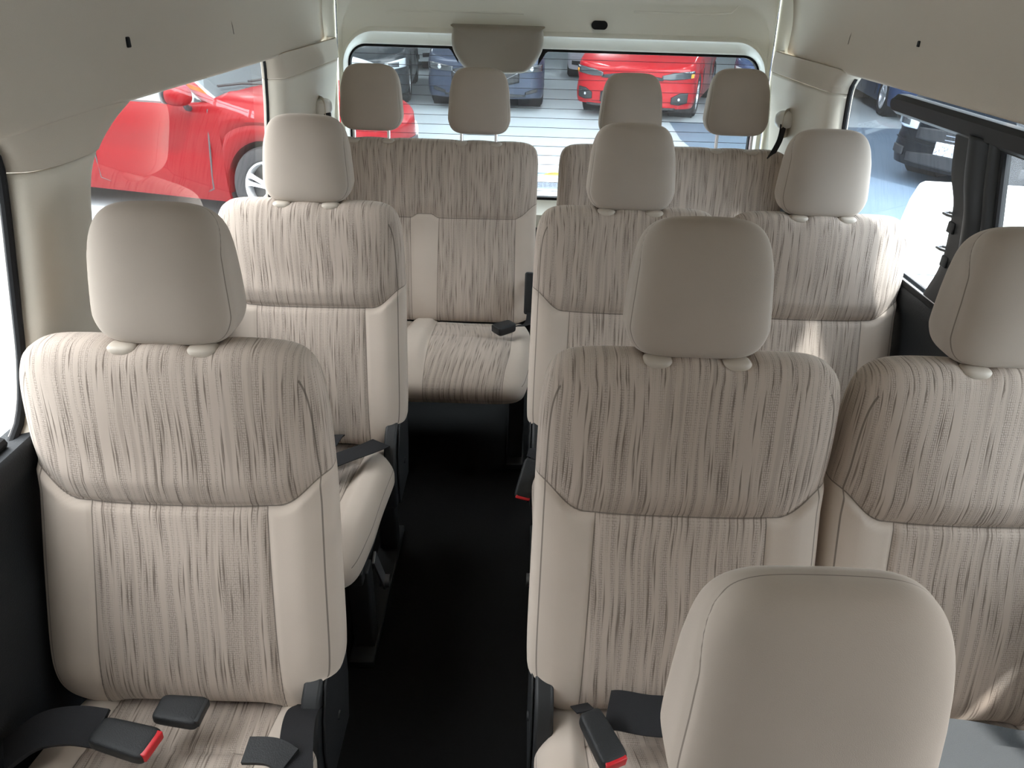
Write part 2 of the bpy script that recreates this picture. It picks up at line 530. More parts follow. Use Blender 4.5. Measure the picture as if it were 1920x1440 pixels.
def make_headrest(parent, xc, raise_=0.0, w=0.107, h=0.099, d=0.052, z0=0.960, posts=True, rowd=False):
    """> cushion block is the object itself; posts and collars are its pieces"""
    V, Fc = superbox(w, d, h, 5.2, 4.2, (44, 22, 44))
    t = V[:, 2] / h
    fx = np.interp(t, [-1, -0.55, 0.3, 1], [0.985, 1.03, 0.965, 0.86])
    x = V[:, 0] * fx
    yl = V[:, 1]
    u = V[:, 0] / w
    front = np.clip(-yl / d, 0, 1)
    # thicker low down, thin at the top; face leans back
    y = yl * np.interp(t, [-1, 0, 1], [1.0, 1.0, 0.80]) + front * 0.009 * np.abs(u) ** 2.4
    y += 0.016 * t + 0.006 * sstep(t, 0.3, 1.0)
    y += np.clip(yl / d, 0, 1) * (-0.010 * t)
    z = V[:, 2] + 0.005 * (1 - u ** 2) * (t > 0) * t - 0.012 * sstep(yl / d, -0.2, 1.0) * sstep(t, 0.3, 1.0)
    s3 = yl + d * 0.62 - 0.60 * d * sstep(t, 0.30, 1.05)
    groove = gauss(s3, 0.004)
    sc_ = 1 - 0.020 * groove
    x = x * sc_; z = z * (1 - 0.006 * groove)
    P = np.stack([x + xc, y + 0.046, z + z0 + raise_ + h], 1)
    o = fast_mesh('headrest', P, Fc, M['plain'], parent)
    set_attr(o, 'sd', np.stack([np.full(len(x), -1.0), np.full(len(x), -1.0), s3], 1))
    set_attr(o, 'pc', np.stack([x + np.sign(x) * (yl + d), z, np.full(len(x), xc * 7)], 1))
    for sx in (-1, 1):
        X = xc + sx * 0.06
        g = Geo(); g.tube([(X, 0.004, 0.94), (X, 0.014, 0.99), (X, 0.024, z0 + raise_ + h * 0.6)], 0.0058, 14)
        g.build('post', M['chrome'], o)
        V2, F2 = superbox(0.023, 0.018, 0.009, 2.8, 3, (16, 12, 6), plane='xy')
        V2 = V2 + np.array([X, -0.004, 0.958])
        e = fast_mesh('guide', V2, F2, M['beige'], parent)
        e['label'] = 'beige plastic headrest guide collar'
    return o

def hinge_cover(parent, x, side):
    """black shield over the recliner hinge; side = direction to the aisle"""
    poly = []
    for (yy, zz) in [(-0.235, 0.20), (-0.235, 0.30), (-0.215, 0.36), (-0.185, 0.405), (-0.15, 0.425), (-0.105, 0.43), (-0.065, 0.41), (-0.045, 0.36), (-0.05, 0.29), (-0.08, 0.20)]:
        poly.append((yy, zz))
    g = Geo(); g.prism(poly, 'x', x - 0.016 * 1, x + 0.016)
    o = bevel_mod(g.build('hinge_cover', M['charcoal'], parent), 0.006, 3)
    g = Geo()
    cy = sum(p[0] for p in poly) / len(poly); cz = sum(p[1] for p in poly) / len(poly)
    poly2 = [((p[0] - cy) * 0.94 + cy + 0.020, (p[1] - cz) * 1.03 + cz + 0.004) for p in poly]
    g.prism(poly2, 'x', x + side * 0.017, x + side * 0.022)
    bevel_mod(g.build('hinge_flange', M['black'], parent), 0.002, 2)
    g = Geo(); g.lathe([(0.0001, 0), (0.009, 0), (0.008, side * 0.003), (0.0001, side * 0.003)], (x + side * 0.022, -0.12, 0.28), 'x', 20)
    g.build('hinge_bolt', M['black'], parent)

def seat_base(parent, x0, x1, aisle=0):
    g = Geo()
    for X in (x0 + 0.05, x1 - 0.05):
        g.box((X, -0.34, 0.265), (0.035, 0.46, 0.035), bev=0.004)
        g.box((X, -0.52, 0.135), (0.05, 0.05, 0.26), bev=0.006)
        g.box((X, -0.17, 0.135), (0.05, 0.05, 0.26), bev=0.006)
        g.box((X, -0.34, 0.012), (0.06, 0.50, 0.02), bev=0.004)
    for Y in (-0.52, -0.17):
        g.box(((x0 + x1) / 2, Y, 0.262), (x1 - x0 - 0.1, 0.03, 0.03), bev=0.004)
    g.build('base_frame', M['black'], parent)
    if aisle:
        X = x1 - 0.02 if aisle > 0 else x0 + 0.02
        g = Geo(); g.box((X, -0.45, 0.18), (0.006, 0.030, 0.20), Matrix.Rotation(math.radians(28), 3, 'X'), 0.001)
        g.build('side_strut', M['steel'], parent)
        g = Geo(); g.tube([(X - 0.01 * aisle, -0.41, 0.11), (X + 0.014 * aisle, -0.41, 0.11)], 0.016, 16)
        g.build('strut_bolt', M['steel'], parent)

def make_single(label, x, y, aisle, seed, raise_=0.0, flare=0.006, head={}, cy=-0.66):
    t = thing('van_seat', label, 'seat', (x, y, 0), group='reclining single seats of the van')
    hw = 0.233
    make_backrest(t, [0.0], -hw, hw, seed, flare, aisle)
    make_cushion(t, [0.0], -hw + (0.012 if aisle < 0 else 0.004), hw - (0.012 if aisle > 0 else 0.004), seed, y_front=cy)
    make_headrest(t, 0.0, raise_, **head)
    if aisle: hinge_cover(t, aisle * (hw - 0.026), aisle)
    seat_base(t, -hw, hw, aisle)
    return t

ROW = {'A': 0.315, 'B': 0.978, 'C': 1.787, 'D': 2.596}
XL, XR1, XR2 = -0.638, 0.165, 0.645
seats = {}
seats['LB'] = make_single('beige seat left of the aisle, nearest the camera, red-buttoned buckle on its cushion', XL, ROW['B'] - 0.012, 1, 1, flare=0.018)
seats['R1B'] = make_single('beige seat just right of the aisle, partly behind the nearest headrest', XR1, ROW['B'], -1, 2, cy=-0.565)
seats['R2B'] = make_single('beige seat cut by the right photo edge, grey belt on its cushion', XR2, ROW['B'], 0, 3, cy=-0.565)
seats['LC'] = make_single('beige seat left of the aisle, directly ahead of the rear bench', XL, ROW['C'] - 0.02, 1, 4, flare=0.010)
seats['R1C'] = make_single('beige seat right of the aisle with a buckle hanging beside it', XR1, ROW['C'], -1, 5)
seats['R2C'] = make_single('beige seat beside the black sliding window frame on the right', XR2, ROW['C'], 0, 6)
seats['A'] = make_single('nearest beige seat at the bottom edge, only its large headrest shows', 0.168, 0.40, 0, 7, head=dict(w=0.121, h=0.122, d=0.058, z0=0.945), cy=-0.60)
seats['A'].location.z = -0.178
for ch in seats['A'].children:
    if ch.name.startswith('base_frame'): ch.scale.z = 0.36; ch.location.z = 0.167

def make_bench(label, x0, x1, centres, raises, seed):
    t = thing('rear_bench', label, 'bench seat', (0, ROW['D'], 0), group='rear bench seats')
    make_backrest(t, centres, x0, x1, seed)
    make_cushion(t, centres, x0 + 0.004, x1 - 0.004, seed, y_front=-0.665, y_back=-0.10, z_top=0.41, thick=0.14, bench=True)
    for c, r in zip(centres, raises): make_headrest(t, c, r, w=0.106, h=0.103)
    seat_base(t, x0, x1)
    return t
benchL = make_bench('two-place rear bench left of the gap, its buckle lying on the cushion', -0.842, -0.050, [-0.635, -0.261], [0.030, 0.028], 8)
benchR = make_bench('two-place rear bench right of the gap, partly hidden by the seats ahead', 0.022, 0.825, [0.262, 0.625], [0.026, 0.050], 9)

# ------------------------------------------------------------------ belts and buckles
def strap(name, pts, width, mat, wdir, label=None, cat=None, parent=None, th=0.0022):
    """ribbon along pts; wdir = list of width directions (or one)"""
    pts = [Vector(p) for p in pts]
    if not isinstance(wdir, list): wdir = [wdir] * len(pts)
    W = [Vector(q).normalized() for q in wdir]
    # smooth by Catmull-Rom
    out = []; wo = []
    for i in range(len(pts) - 1):
        p0 = pts[max(i - 1, 0)]; p1 = pts[i]; p2 = pts[i + 1]; p3 = pts[min(i + 2, len(pts) - 1)]
        for k in range(8):
            t = k / 8
            out.append(0.5 * ((2 * p1) + (p2 - p0) * t + (2 * p0 - 5 * p1 + 4 * p2 - p3) * t * t + (3 * p1 - p0 - 3 * p2 + p3) * t ** 3))
            wo.append(W[i].lerp(W[i + 1], t).normalized())
    out.append(pts[-1]); wo.append(W[-1])
    v = []; f = []
    for i, (p, a) in enumerate(zip(out, wo)):
        t = (out[min(i + 1, len(out) - 1)] - out[max(i - 1, 0)]).normalized()
        a = (a - t * a.dot(t)).normalized(); n = t.cross(a) * th / 2
        a = a * width / 2
        v += [p - a - n, p + a - n, p + a + n, p - a + n]
    for i in range(len(out) - 1):
        for k in range(4):
            f.append((4 * i + k, 4 * i + (k + 1) % 4, 4 * i + 4 + (k + 1) % 4, 4 * i + 4 + k))
    f.append((0, 1, 2, 3)); f.append(tuple(4 * (len(out) - 1) + k for k in (3, 2, 1, 0)))
    o = mesh_obj(name, v, f, mat, parent, sharp=50)
    if label: tag(o, label, cat)
    return o

def basis(d, n):
    """matrix with local x = direction d, local z ~ n"""
    d = Vector(d).normalized(); n = Vector(n); n = (n - d * n.dot(d)).normalized(); y = n.cross(d)
    return Matrix((d, y, n)).transposed()

def buckle(parent_seat, pos, d, n=(0, 0, 1), L=0.085, W=0.040, T=0.024, label=None, red=True):
    R = basis(d, n)
    o = link(bpy.data.objects.new('belt_buckle', None))
    o.empty_display_size = 0.03
    V, Fc = superbox(L / 2, W / 2, T / 2, 7, 5, (24, 14, 10), plane='xy')
    V[:, 1] *= np.interp(V[:, 0] / L, [-0.5, 0.5], [0.86, 1.04])
    me = fast_mesh('housing', V, Fc, M['black'], o)
    g = Geo(); g.box((L / 2 - 0.004, 0, 0.002), (0.012, W * 0.82, T * 0.66), bev=0.002)
    b = g.build('release_button', M['red_btn'] if red else M['charcoal'], o)
    if red: b['label'] = 'red release button'
    tag(o, label, 'seat belt buckle')
    o['group'] = 'seat belt buckles'
    o.matrix_world = Matrix.Translation(Vector(pos)) @ R.to_4x4()
    return o

# left front seat
buckle(None, (-0.682, 0.680, 0.436), (1.0, -0.20, -0.05), L=0.098, W=0.052, label='black seat belt buckle with red button lying on the near left seat')
strap('seat_belt', [(-0.725, 0.695, 0.438), (-0.77, 0.697, 0.440), (-0.82, 0.69, 0.432), (-0.862, 0.665, 0.41)], 0.056, M['webbing'], (0.1, 1, 0.35), 'black belt sleeve running to the wall left of the buckle on the near left seat', 'seat belt', th=0.008)
buckle(None, (-0.622, 0.735, 0.430), (1, -0.05, -0.05), L=0.074, W=0.050, T=0.022, label='plain black buckle tucked behind the red-buttoned one on the near left seat', red=False)
strap('seat_belt', [(-0.437, 0.80, 0.368), (-0.440, 0.765, 0.398), (-0.430, 0.71, 0.424), (-0.412, 0.64, 0.430), (-0.385, 0.56, 0.415), (-0.375, 0.52, 0.37)], 0.050, M['webbing'], (1, 0.2, -0.12), 'black lap belt running forward over the aisle side of the near left seat', 'seat belt')
tg = strap('seat_belt', [(-0.425, 0.655, 0.434), (-0.455, 0.668, 0.436), (-0.495, 0.670, 0.434)], 0.040, M['black'], (0.2, 1, 0.1), 'black belt tongue lying beside the lap belt on the near left seat', 'seat belt', th=0.007)
# right aisle seat
buckle(None, (0.043, 0.708, 0.436), (0.42, -0.9, -0.12), L=0.088, W=0.044, T=0.030, label='black buckle with bright red button on the near right aisle seat')
strap('seat_belt', [(0.018, 0.805, 0.385), (0.020, 0.785, 0.405), (0.024, 0.767, 0.420)], 0.03, M['webbing'], (1, 0.3, 0), 'short black stalk behind the bright red buckle', 'seat belt')
strap('seat_belt', [(0.062, 0.775, 0.415), (0.080, 0.765, 0.428), (0.12, 0.752, 0.436), (0.17, 0.748, 0.438), (0.24, 0.745, 0.43)], 0.062, M['webbing'], [(0.3, 1, 0.4), (0.15, 1, 0.4), (0.05, 1, 0.4), (0.05, 1, 0.4), (0.05, 1, 0.35)], 'black webbing folded beside the bright red buckle', 'seat belt', th=0.005)
# right window seat: grey webbing
strap('seat_belt', [(0.52, 0.745, 0.428), (0.62, 0.735, 0.434), (0.70, 0.722, 0.432), (0.80, 0.71, 0.428)], 0.050, M['greyweb'], (0.1, 1, 0.35), 'grey worn belt lying on the seat at the right photo edge', 'seat belt')
strap('seat_belt', [(0.52, 0.70, 0.432), (0.62, 0.692, 0.440), (0.72, 0.68, 0.440), (0.82, 0.66, 0.432)], 0.048, M['greyweb'], (0.1, 1, 0.25), 'nearer fold of the grey belt at the right photo edge', 'seat belt')
# left second seat
strap('seat_belt', [(-0.455, 1.575, 0.385), (-0.475, 1.52, 0.405), (-0.52, 1.45, 0.425), (-0.57, 1.39, 0.435), (-0.64, 1.33, 0.435)], 0.052, M['webbing'], (1, -0.9, 0), 'black lap belt crossing the cushion of the left seat before the rear bench', 'seat belt')
strap('seat_belt', [(-0.60, 1.60, 0.375), (-0.575, 1.565, 0.41), (-0.57, 1.53, 0.43), (-0.58, 1.48, 0.43), (-0.61, 1.45, 0.42)], 0.055, M['webbing'], (1, 0.1, 0), 'black webbing bunched behind the lap belt on the left seat before the rear bench', 'seat belt')
# hanging buckle right
buckle(None, (-0.068, 1.505, 0.335), (-0.22, -0.62, -0.75), n=(0.1, -0.8, 0.6), L=0.105, W=0.045, label='black buckle with a thin red edge hanging into the aisle on the right')
strap('seat_belt', [(-0.038, 1.60, 0.36), (-0.047, 1.57, 0.385), (-0.058, 1.542, 0.375)], 0.03, M['webbing'], (1, 0.2, 0), 'short black stalk holding the buckle hanging into the aisle', 'seat belt')
# bench
b = buckle(None, (-0.150, 2.235, 0.425), (-0.75, -0.60, 0.0), L=0.075, W=0.05, T=0.035, label='black buckle lying on the rear bench cushion', red=False)
strap('seat_belt', [(-0.058, 2.46, 0.52), (-0.058, 2.41, 0.45), (-0.062, 2.34, 0.405), (-0.085, 2.29, 0.412), (-0.12, 2.26, 0.42)], 0.03, M['webbing'], (1, 0.2, 0), 'black strap leading from the bench gap to the buckle on the rear bench', 'seat belt')
g = Geo(); g.box((-0.068, 2.405, 0.485), (0.032, 0.030, 0.15), Matrix.Rotation(math.radians(-14), 3, 'X'), 0.008)
hc = g.build('belt_stalk', M['black']); tag(hc, 'upright black belt stalk at the right end of the left rear bench', 'seat belt stalk')

# ------------------------------------------------------------------ van shell
Y0, Y1 = -1.35, 2.88
g = Geo(); g.box((0, (Y0 + 3.0) / 2, -0.03), (1.80, 3.0 - Y0, 0.06))
struct(g.build('floor', M['floor'], smooth=False))

def XG(z):  # glass plane half width
    return 0.905 - (z - 0.80) * 0.150

def side_lining(s, name):
    prof = [(0.93, 0.795), (0.880, 0.800), (0.874, 0.794), (0.876, 0.76), (0.892, 0.72), (0.897, 0.64), (0.892, 0.60), (0.885, 0.57), (0.888, 0.45), (0.892, 0.30), (0.892, 0.0), (0.93, 0.0)]
    g = Geo(); g.prism([(s * a, b) for a, b in prof], 'y', Y0, Y1)
    return struct(g.build(name, M['blackwall'], sharp=50))
side_lining(-1, 'wall_left'); side_lining(1, 'wall_right')

# headliner: roof and cant rails, one moulding
def headliner():
    prof = [(0.868, 1.275), (0.835, 1.258), (0.812, 1.251), (0.802, 1.254), (0.797, 1.264), (0.797, 1.295), (0.795, 1.36), (0.782, 1.44), (0.755, 1.53), (0.70, 1.615), (0.60, 1.675), (0.45, 1.71), (0.25, 1.725), (0.0, 1.73)]
    # refine with Catmull-Rom
    P = [Vector((a, b, 0)) for a, b in prof]; R = []
    for i in range(len(P) - 1):
        p0, p1, p2, p3 = P[max(i - 1, 0)], P[i], P[i + 1], P[min(i + 2, len(P) - 1)]
        for k in range(5):
            t = k / 5
            R.append(0.5 * ((2 * p1) + (p2 - p0) * t + (2 * p0 - 5 * p1 + 4 * p2 - p3) * t * t + (3 * p1 - p0 - 3 * p2 + p3) * t ** 3))
    R.append(P[-1])
    half = [(q.x, q.y) for q in R]
    full = half + [(-a, b) for a, b in half[::-1][1:]]
    ys = np.concatenate([np.linspace(-0.95, 2.55, 60), np.linspace(2.58, 2.90, 14)])
    v = []
    for y in ys:
        e = float(sstep(np.array(y), 2.62, 2.90))
        for (x, z) in full:
            # toward the rear door the side opens outward to the frame
            k = 1 + 0.055 * e * (1 if z < 1.62 else 0.5)
            v.append((x * k, y, z))
    n = len(full); f = [(i * n + j, i * n + j + 1, (i + 1) * n + j + 1, (i + 1) * n + j) for i in range(len(ys) - 1) for j in range(n - 1)]
    o = mesh_obj('ceiling', v, f, M['headliner'], sharp=0)
    md = o.modifiers.new('solid', 'SOLIDIFY'); md.thickness = 0.02; md.offset = 1
    return struct(o)
ceil = headliner()

def pillar(name, s, yl, yr, mat, z0=0.79, z1=1.262, depth=0.05, nz=40, nt=28, p=3.0, flare=True, kind=True):
    """trim column between boundary curves yl(z), yr(z); swells inward from the glass plane"""
    v = []
    for i in range(nz + 1):
        z = z0 + (z1 - z0) * i / nz
        a, b = yl(z), yr(z)
        d = depth
        if flare:
            k = float(sstep(np.array(z), 1.17, 1.262))
            d = depth * (1 - k) + (XG(z) - 0.800) * k
        for j in range(nt + 1):
            t = -1 + 2 * j / nt
            t = math.copysign(abs(t) ** 0.8, t)
            h = max(0.0, (1 - abs(t) ** p)) ** (1 / p)
            v.append((s * (XG(z) + 0.012 - (d + 0.012) * h), a + (b - a) * (t + 1) / 2, z))
    o = mesh_obj(name, v, grid_faces(nz + 1, nt + 1), mat, sharp=0)
    md = o.modifiers.new('solid', 'SOLIDIFY'); md.thickness = 0.012; md.offset = 1 if s > 0 else 1
    return struct(o) if kind else o

def itp(*pts):
    zs = [p[0] for p in pts]; ys = [p[1] for p in pts]
    return lambda z: float(np.interp(z, zs, ys))
def smooth_itp(*pts):
    f0 = itp(*pts)
    return lambda z: (f0(z - 0.02) + f0(z - 0.01) + f0(z) + f0(z + 0.01) + f0(z + 0.02)) / 5

# left middle pillar
Lb_l = smooth_itp((0.77, 0.90), (0.79, 0.955), (0.84, 0.985), (0.92, 1.002), (1.12, 1.020), (1.20, 1.025), (1.235, 1.02), (1.27, 0.96))
Lb_r = smooth_itp((0.78, 1.19), (0.84, 1.195), (1.08, 1.190), (1.14, 1.195), (1.185, 1.215), (1.215, 1.26), (1.24, 1.35), (1.27, 1.47))
pillar('trim_1', -1, Lb_l, Lb_r, M['trim'], z1=1.195, flare=True)
pillar('trim_2', -1, Lb_l, Lb_r, M['headliner'], z0=1.1975, depth=0.054)
# left rear pillar
Lr_l = smooth_itp((0.78, 2.26), (0.95, 2.245), (1.12, 2.225), (1.22, 2.20), (1.245, 2.19), (1.27, 2.17))
Lr_r = lambda z: 2.90
pillar('trim_3', -1, Lr_l, Lr_r, M['trim'], z1=1.195, depth=0.045, p=7)
pillar('trim_4', -1, Lr_l, Lr_r, M['headliner'], z0=1.1975, depth=0.050, p=7)
# right rear pillar
Rr_l = smooth_itp((0.78, 2.33), (0.95, 2.315), (1.12, 2.295), (1.20, 2.28), (1.235, 2.26), (1.27, 2.20))
pillar('trim_5', 1, Rr_l, Lr_r, M['trim'], z1=1.195, depth=0.045, p=7)
pillar('trim_6', 1, Rr_l, Lr_r, M['headliner'], z0=1.1975, depth=0.050, p=7)
# right front pillar (outside the frame) and left front one
Rb_l = itp((0.78, 0.42), (1.27, 0.55)); Rb_r = itp((0.78, 0.66), (1.27, 0.74))
pillar('trim_7', 1, Rb_l, Rb_r, M['trim'])
pillar('trim_8', -1, itp((0.78, -0.35), (1.27, -0.25)), itp((0.78, -0.05), (1.27, 0.0)), M['trim'])

# unseen cabin front added to cut front light: dashboard bulkhead, header above the windscreen
g = Geo(); g.box((0, -1.42, 0.48), (1.84, 0.14, 0.96), bev=0.03); g.box((0, -1.30, 0.93), (1.78, 0.34, 0.08), bev=0.03)
struct(g.build('wall_front', M['blackwall']))
g = Geo(); g.box((0, -1.30, 1.735), (1.84, 0.80, 0.05), bev=0.01)
g.add([(x, y, z) for x in (-0.90, 0.90) for (y, z) in ((-0.95, 1.73), (-0.95, 1.42), (-1.06, 1.40), (-1.70, 1.70), (-1.70, 1.74))], [(0, 1, 2, 3, 4), (9, 8, 7, 6, 5), (0, 5, 6, 1), (1, 6, 7, 2), (2, 7, 8, 3), (3, 8, 9, 4), (4, 9, 5, 0)])
for sx in (-1, 1):
    g.box((sx * 0.86, -1.15, 1.34), (0.07, 0.60, 0.75), bev=0.02)
    g.box((sx * 0.86, -0.45, 1.34), (0.07, 0.16, 0.75), bev=0.02)
    g.box((sx * 0.89, -0.60, 1.62), (0.12, 1.2, 0.30), bev=0.02)
struct(g.build('trim_11', M['headliner']))
# side glass
def side_glass(name, s, ya, yb, mat, off=0.0):
    v = [(s * (XG(0.79) + off), ya, 0.79), (s * (XG(0.79) + off), yb, 0.79), (s * (XG(1.27) + off), yb, 1.27), (s * (XG(1.27) + off), ya, 1.27)]
    return struct(mesh_obj(name, v, [(0, 1, 2, 3)], mat, smooth=False))
gw1 = side_glass('window_1', -1, 1.03, 2.34, M['glass_left'])
gw2 = side_glass('window_2', -1, -0.25, 1.02, M['glass_left'])
gw3 = side_glass('window_3', 1, 1.50, 2.40, M['glass_right'])
gw4 = side_glass('window_4', 1, 0.55, 1.48, M['glass_dusty'], 0.006)

# gaskets along the pillar edges (black rubber)
def gasket(parent, s, yfun, z0, z1, r=0.006, off=0.0):
    pts = [(s * (XG(z) - off), yfun(z), z) for z in np.linspace(z0, z1, 26)]
    g = Geo(); g.tube(pts, r, 8); return g.build('gasket', M['rubber'], parent)
gasket(gw2, -1, lambda z: Lb_l(z) - 0.004, 0.775, 1.24, 0.007)
gasket(gw1, -1, lambda z: Lr_l(z) - 0.004, 0.795, 1.245, 0.006)
gasket(gw3, 1, lambda z: Rr_l(z) - 0.005, 0.795, 1.243, 0.008)
# black sill gaskets
for (par, s, a, b) in ((gw1, -1, 1.2, 2.27), (gw2, -1, -0.1, 0.92)):
    g = Geo(); g.tube([(s * XG(0.80), a, 0.806), (s * XG(0.80), b, 0.806)], 0.010, 8); g.build('sill_gasket', M['rubber'], par)

# right sliding window: sill rails, top rail, black frame post with latches
g = Geo(); g.box((0.892, 1.55, 0.807), (0.030, 1.55, 0.014), bev=0.002)
sill = g.build('sill_gasket', M['rubber'], gw3)
for (xx, zz, ww) in ((0.902, 0.822, 0.014), (0.882, 0.813, 0.006)):
    g = Geo(); g.box((xx, 1.93, zz), (ww, 0.66, 0.005), bev=0.001); o = g.build('sill_strip', M['alu'], gw3); o['label'] = 'bright metal sill strip'

def xs(z, off): return XG(z) - off
# rounded-end top rail
g = Geo()
yr_ = np.concatenate([np.linspace(0.50, 1.92, 30), np.linspace(1.924, 1.945, 12)]); v = []; prof = [(-0.020, 1.192), (-0.030, 1.200), (-0.030, 1.228), (-0.020, 1.238), (0.006, 1.238), (0.006, 1.192)]
for y in yr_:
    k = min(1.0, math.sqrt(max(0.0, 1 - max(0, (y - 1.923) / 0.0222) ** 2)) + 0.02)
    for (dx, z) in prof:
        zz = 1.215 + (z - 1.215) * k
        v.append((XG(zz) + dx, y, zz))
n = len(prof); f = [(i * n + j, i * n + (j + 1) % n, (i + 1) * n + (j + 1) % n, (i + 1) * n + j) for i in range(len(yr_) - 1) for j in range(n)]
f += [tuple(range(n)), tuple((len(yr_) - 1) * n + j for j in range(n))]
g.add(v, f)
rail = struct(g.build('trim_9', M['charcoal'], sharp=40))
# frame post: wide flat part, rounded rib, then edge of sliding pane
fl = smooth_itp((0.78, 1.69), (0.83, 1.66), (0.88, 1.625), (0.93, 1.605), (0.99, 1.60), (1.065, 1.60), (1.085, 1.62), (1.12, 1.635), (1.21, 1.64))
fr_ = itp((0.78, 1.41), (0.85, 1.42), (1.0, 1.445), (1.21, 1.475))
v = []; nz, nt = 44, 30
for i in range(nz + 1):
    z = 0.80 + 0.405 * i / nz
    a, b = fl(z), fr_(z)
    for j in range(nt + 1):
        t = j / nt
        y = a + (b - a) * t
        h = 0.016
        if t > 0.38: h += 0.016 * math.sin(min(1, (t - 0.38) / 0.40) * PI) ** 0.7
        if t > 0.80: h = 0.016 + 0.008 * math.sin((t - 0.80) / 0.2 * PI)
        if t == 0 or t == 1: h = -0.002
        v.append((XG(z) - h, y, z))
fp = mesh_obj('trim_10', v, grid_faces(nz + 1, nt + 1), M['charcoal'], sharp=60)
md = fp.modifiers.new('solid', 'SOLIDIFY'); md.thickness = 0.006; md.offset = 1
struct(fp)
g = Geo(); zz = np.linspace(0.80, 1.20, 20)
g.tube([(XG(z) - 0.012, fr_(z) - 0.004, z) for z in zz], 0.007, 8)
g.build('pane_gasket', M['rubber'], fp)
for (z, k) in ((1.025, 0), (0.945, 1)):
    y = fl(z)
    g = Geo(); g.tube([(XG(z) - 0.016, y - 0.01, z), (XG(z) - 0.03, y + 0.002, z + 0.002), (XG(z) - 0.032, y + 0.014, z + 0.003), (XG(z) - 0.018, y + 0.018, z + 0.004), (XG(z) - 0.010, y + 0.006, z + 0.004)], 0.0032, 10)
    o = g.build('latch_hook', M['steel'], fp)
    g = Geo(); g.box((XG(z) - 0.018, y - 0.012, z - 0.022), (0.010, 0.026, 0.026), bev=0.003)
    g.build('latch_body', M['black'], fp)
# pane upper rail of the slider
g = Geo(); g.box((XG(1.19) - 0.010, 0.98, 1.196), (0.02, 0.96, 0.014), bev=0.003); g.build('pane_rail', M['charcoal'], fp)

# etched marking running down the sliding glass (illegible small characters, drawn as bars)
g = Geo(); rnd = random.Random(3)
z = 1.075
while z > 0.85:
    run = rnd.choice([4, 5, 8, 3])
    for k in range(run):
        y = 1.405 + (z - 1.09) * 0.28
        hh = rnd.choice([0.0035, 0.005, 0.0045])
        g.box((XG(z) - 0.001, y + rnd.uniform(-0.001, 0.001), z), (0.0006, hh, 0.0008))
        if rnd.random() < 0.6: g.box((XG(z) - 0.001, y + hh / 2, z - 0.001), (0.0006, 0.0008, 0.0028))
        z -= 0.0042
    z -= 0.022
mk = g.build('glass_marking', simple('etched_marking', (0.30, 0.30, 0.30), 0.8), gw4, smooth=False)

# ------------------------------------------------------------------ rear: body frame, tailgate, window
YR = 2.93
def rrect(x0, x1, z0, z1, r, n=10):
    pts = []
    for (cx, cz, a0) in ((x1 - r, z1 - r, 0), (x0 + r, z1 - r, 90), (x0 + r, z0 + r, 180), (x1 - r, z0 + r, 270)):
        for k in range(n + 1):
            a = math.radians(a0 + 90 * k / n)
            pts.append((cx + r * math.cos(a), cz + r * math.sin(a)))
    # even out the long sides so that shading stays clean
    out = []
    for i, p in enumerate(pts):
        q = pts[(i + 1) % len(pts)]
        d = math.hypot(q[0] - p[0], q[1] - p[1]); out.append(p)
        if d > 0.2:
            for k in range(1, 16): out.append((p[0] + (q[0] - p[0]) * k / 16, p[1] + (q[1] - p[1]) * k / 16))
    return out
def rr(x, z0, z1, r, y, taper=0.06, ref=1.2):
    return [(px * (1 - taper * (pz - ref)), y, pz) for (px, pz) in rrect(-x, x, z0, z1, r)]
def strips(loops, name, mat, parent=None, sharp=50):
    v = [p for L in loops for p in L]; n = len(loops[0]); f = []
    for i in range(len(loops) - 1):
        for k in range(n): f.append((i * n + k, i * n + (k + 1) % n, (i + 1) * n + (k + 1) % n, (i + 1) * n + k))
    return mesh_obj(name, v, f, mat, parent, sharp=sharp)
# body frame around the opening
struct(strips([rr(0.905, 0.02, 1.72, 0.10, 2.865), rr(0.874, 0.045, 1.69, 0.10, 2.865), rr(0.850, 0.06, 1.67, 0.10, 2.875), rr(0.822, 0.08, 1.655, 0.10, 2.915), rr(0.817, 0.085, 1.65, 0.10, 2.96)], 'wall_back', M['paint']))
# inner door panel: many loops from the outer edge to the glass
door = struct(strips([rr(0.815, 0.09, 1.645, 0.10, 2.985), rr(0.809, 0.095, 1.64, 0.10, 2.945), rr(0.803, 0.11, 1.625, 0.10, 2.938), rr(0.800, 0.30, 1.425, 0.11, 2.938),
    rr(0.787, 0.31, 1.417, 0.11, 2.944), rr(0.795, 0.40, 1.395, 0.12, 2.946), rr(0.793, 0.50, 1.385, 0.12, 2.940), rr(0.791, 0.55, 1.300, 0.12, 2.936), rr(0.789, 0.615, 1.292, 0.12, 2.925), rr(0.787, 0.622, 1.284, 0.118, 2.923),
    rr(0.784, 0.630, 1.277, 0.115, 2.932), rr(0.780, 0.66, 1.246, 0.085, 2.958), rr(0.778, 0.672, 1.240, 0.07, 2.962), rr(0.776, 0.676, 1.236, 0.065, 2.975)], 'door_1', M['paint']))
strips([rr(0.779, 0.673, 1.239, 0.065, 2.966), rr(0.770, 0.684, 1.230, 0.06, 2.966), rr(0.768, 0.686, 1.228, 0.06, 2.985)], 'window_gasket', M['rubber'], door)
loop = rr(0.777, 0.675, 1.237, 0.065, 2.98)
rg = struct(mesh_obj('window_5', loop, [tuple(range(len(loop)))], M['glass_rear'], smooth=False))
g = Geo()
for k in range(15):
    z = 1.205 - 0.0355 * k
    X = 0.765 * (1 - 0.06 * (z - 1.2))
    g.box((0, 2.976, z), (2 * X, 0.0012, 0.0017))
g.build('defroster_lines', simple('defroster_brown', (0.05, 0.045, 0.05), 0.6), rg, smooth=False)
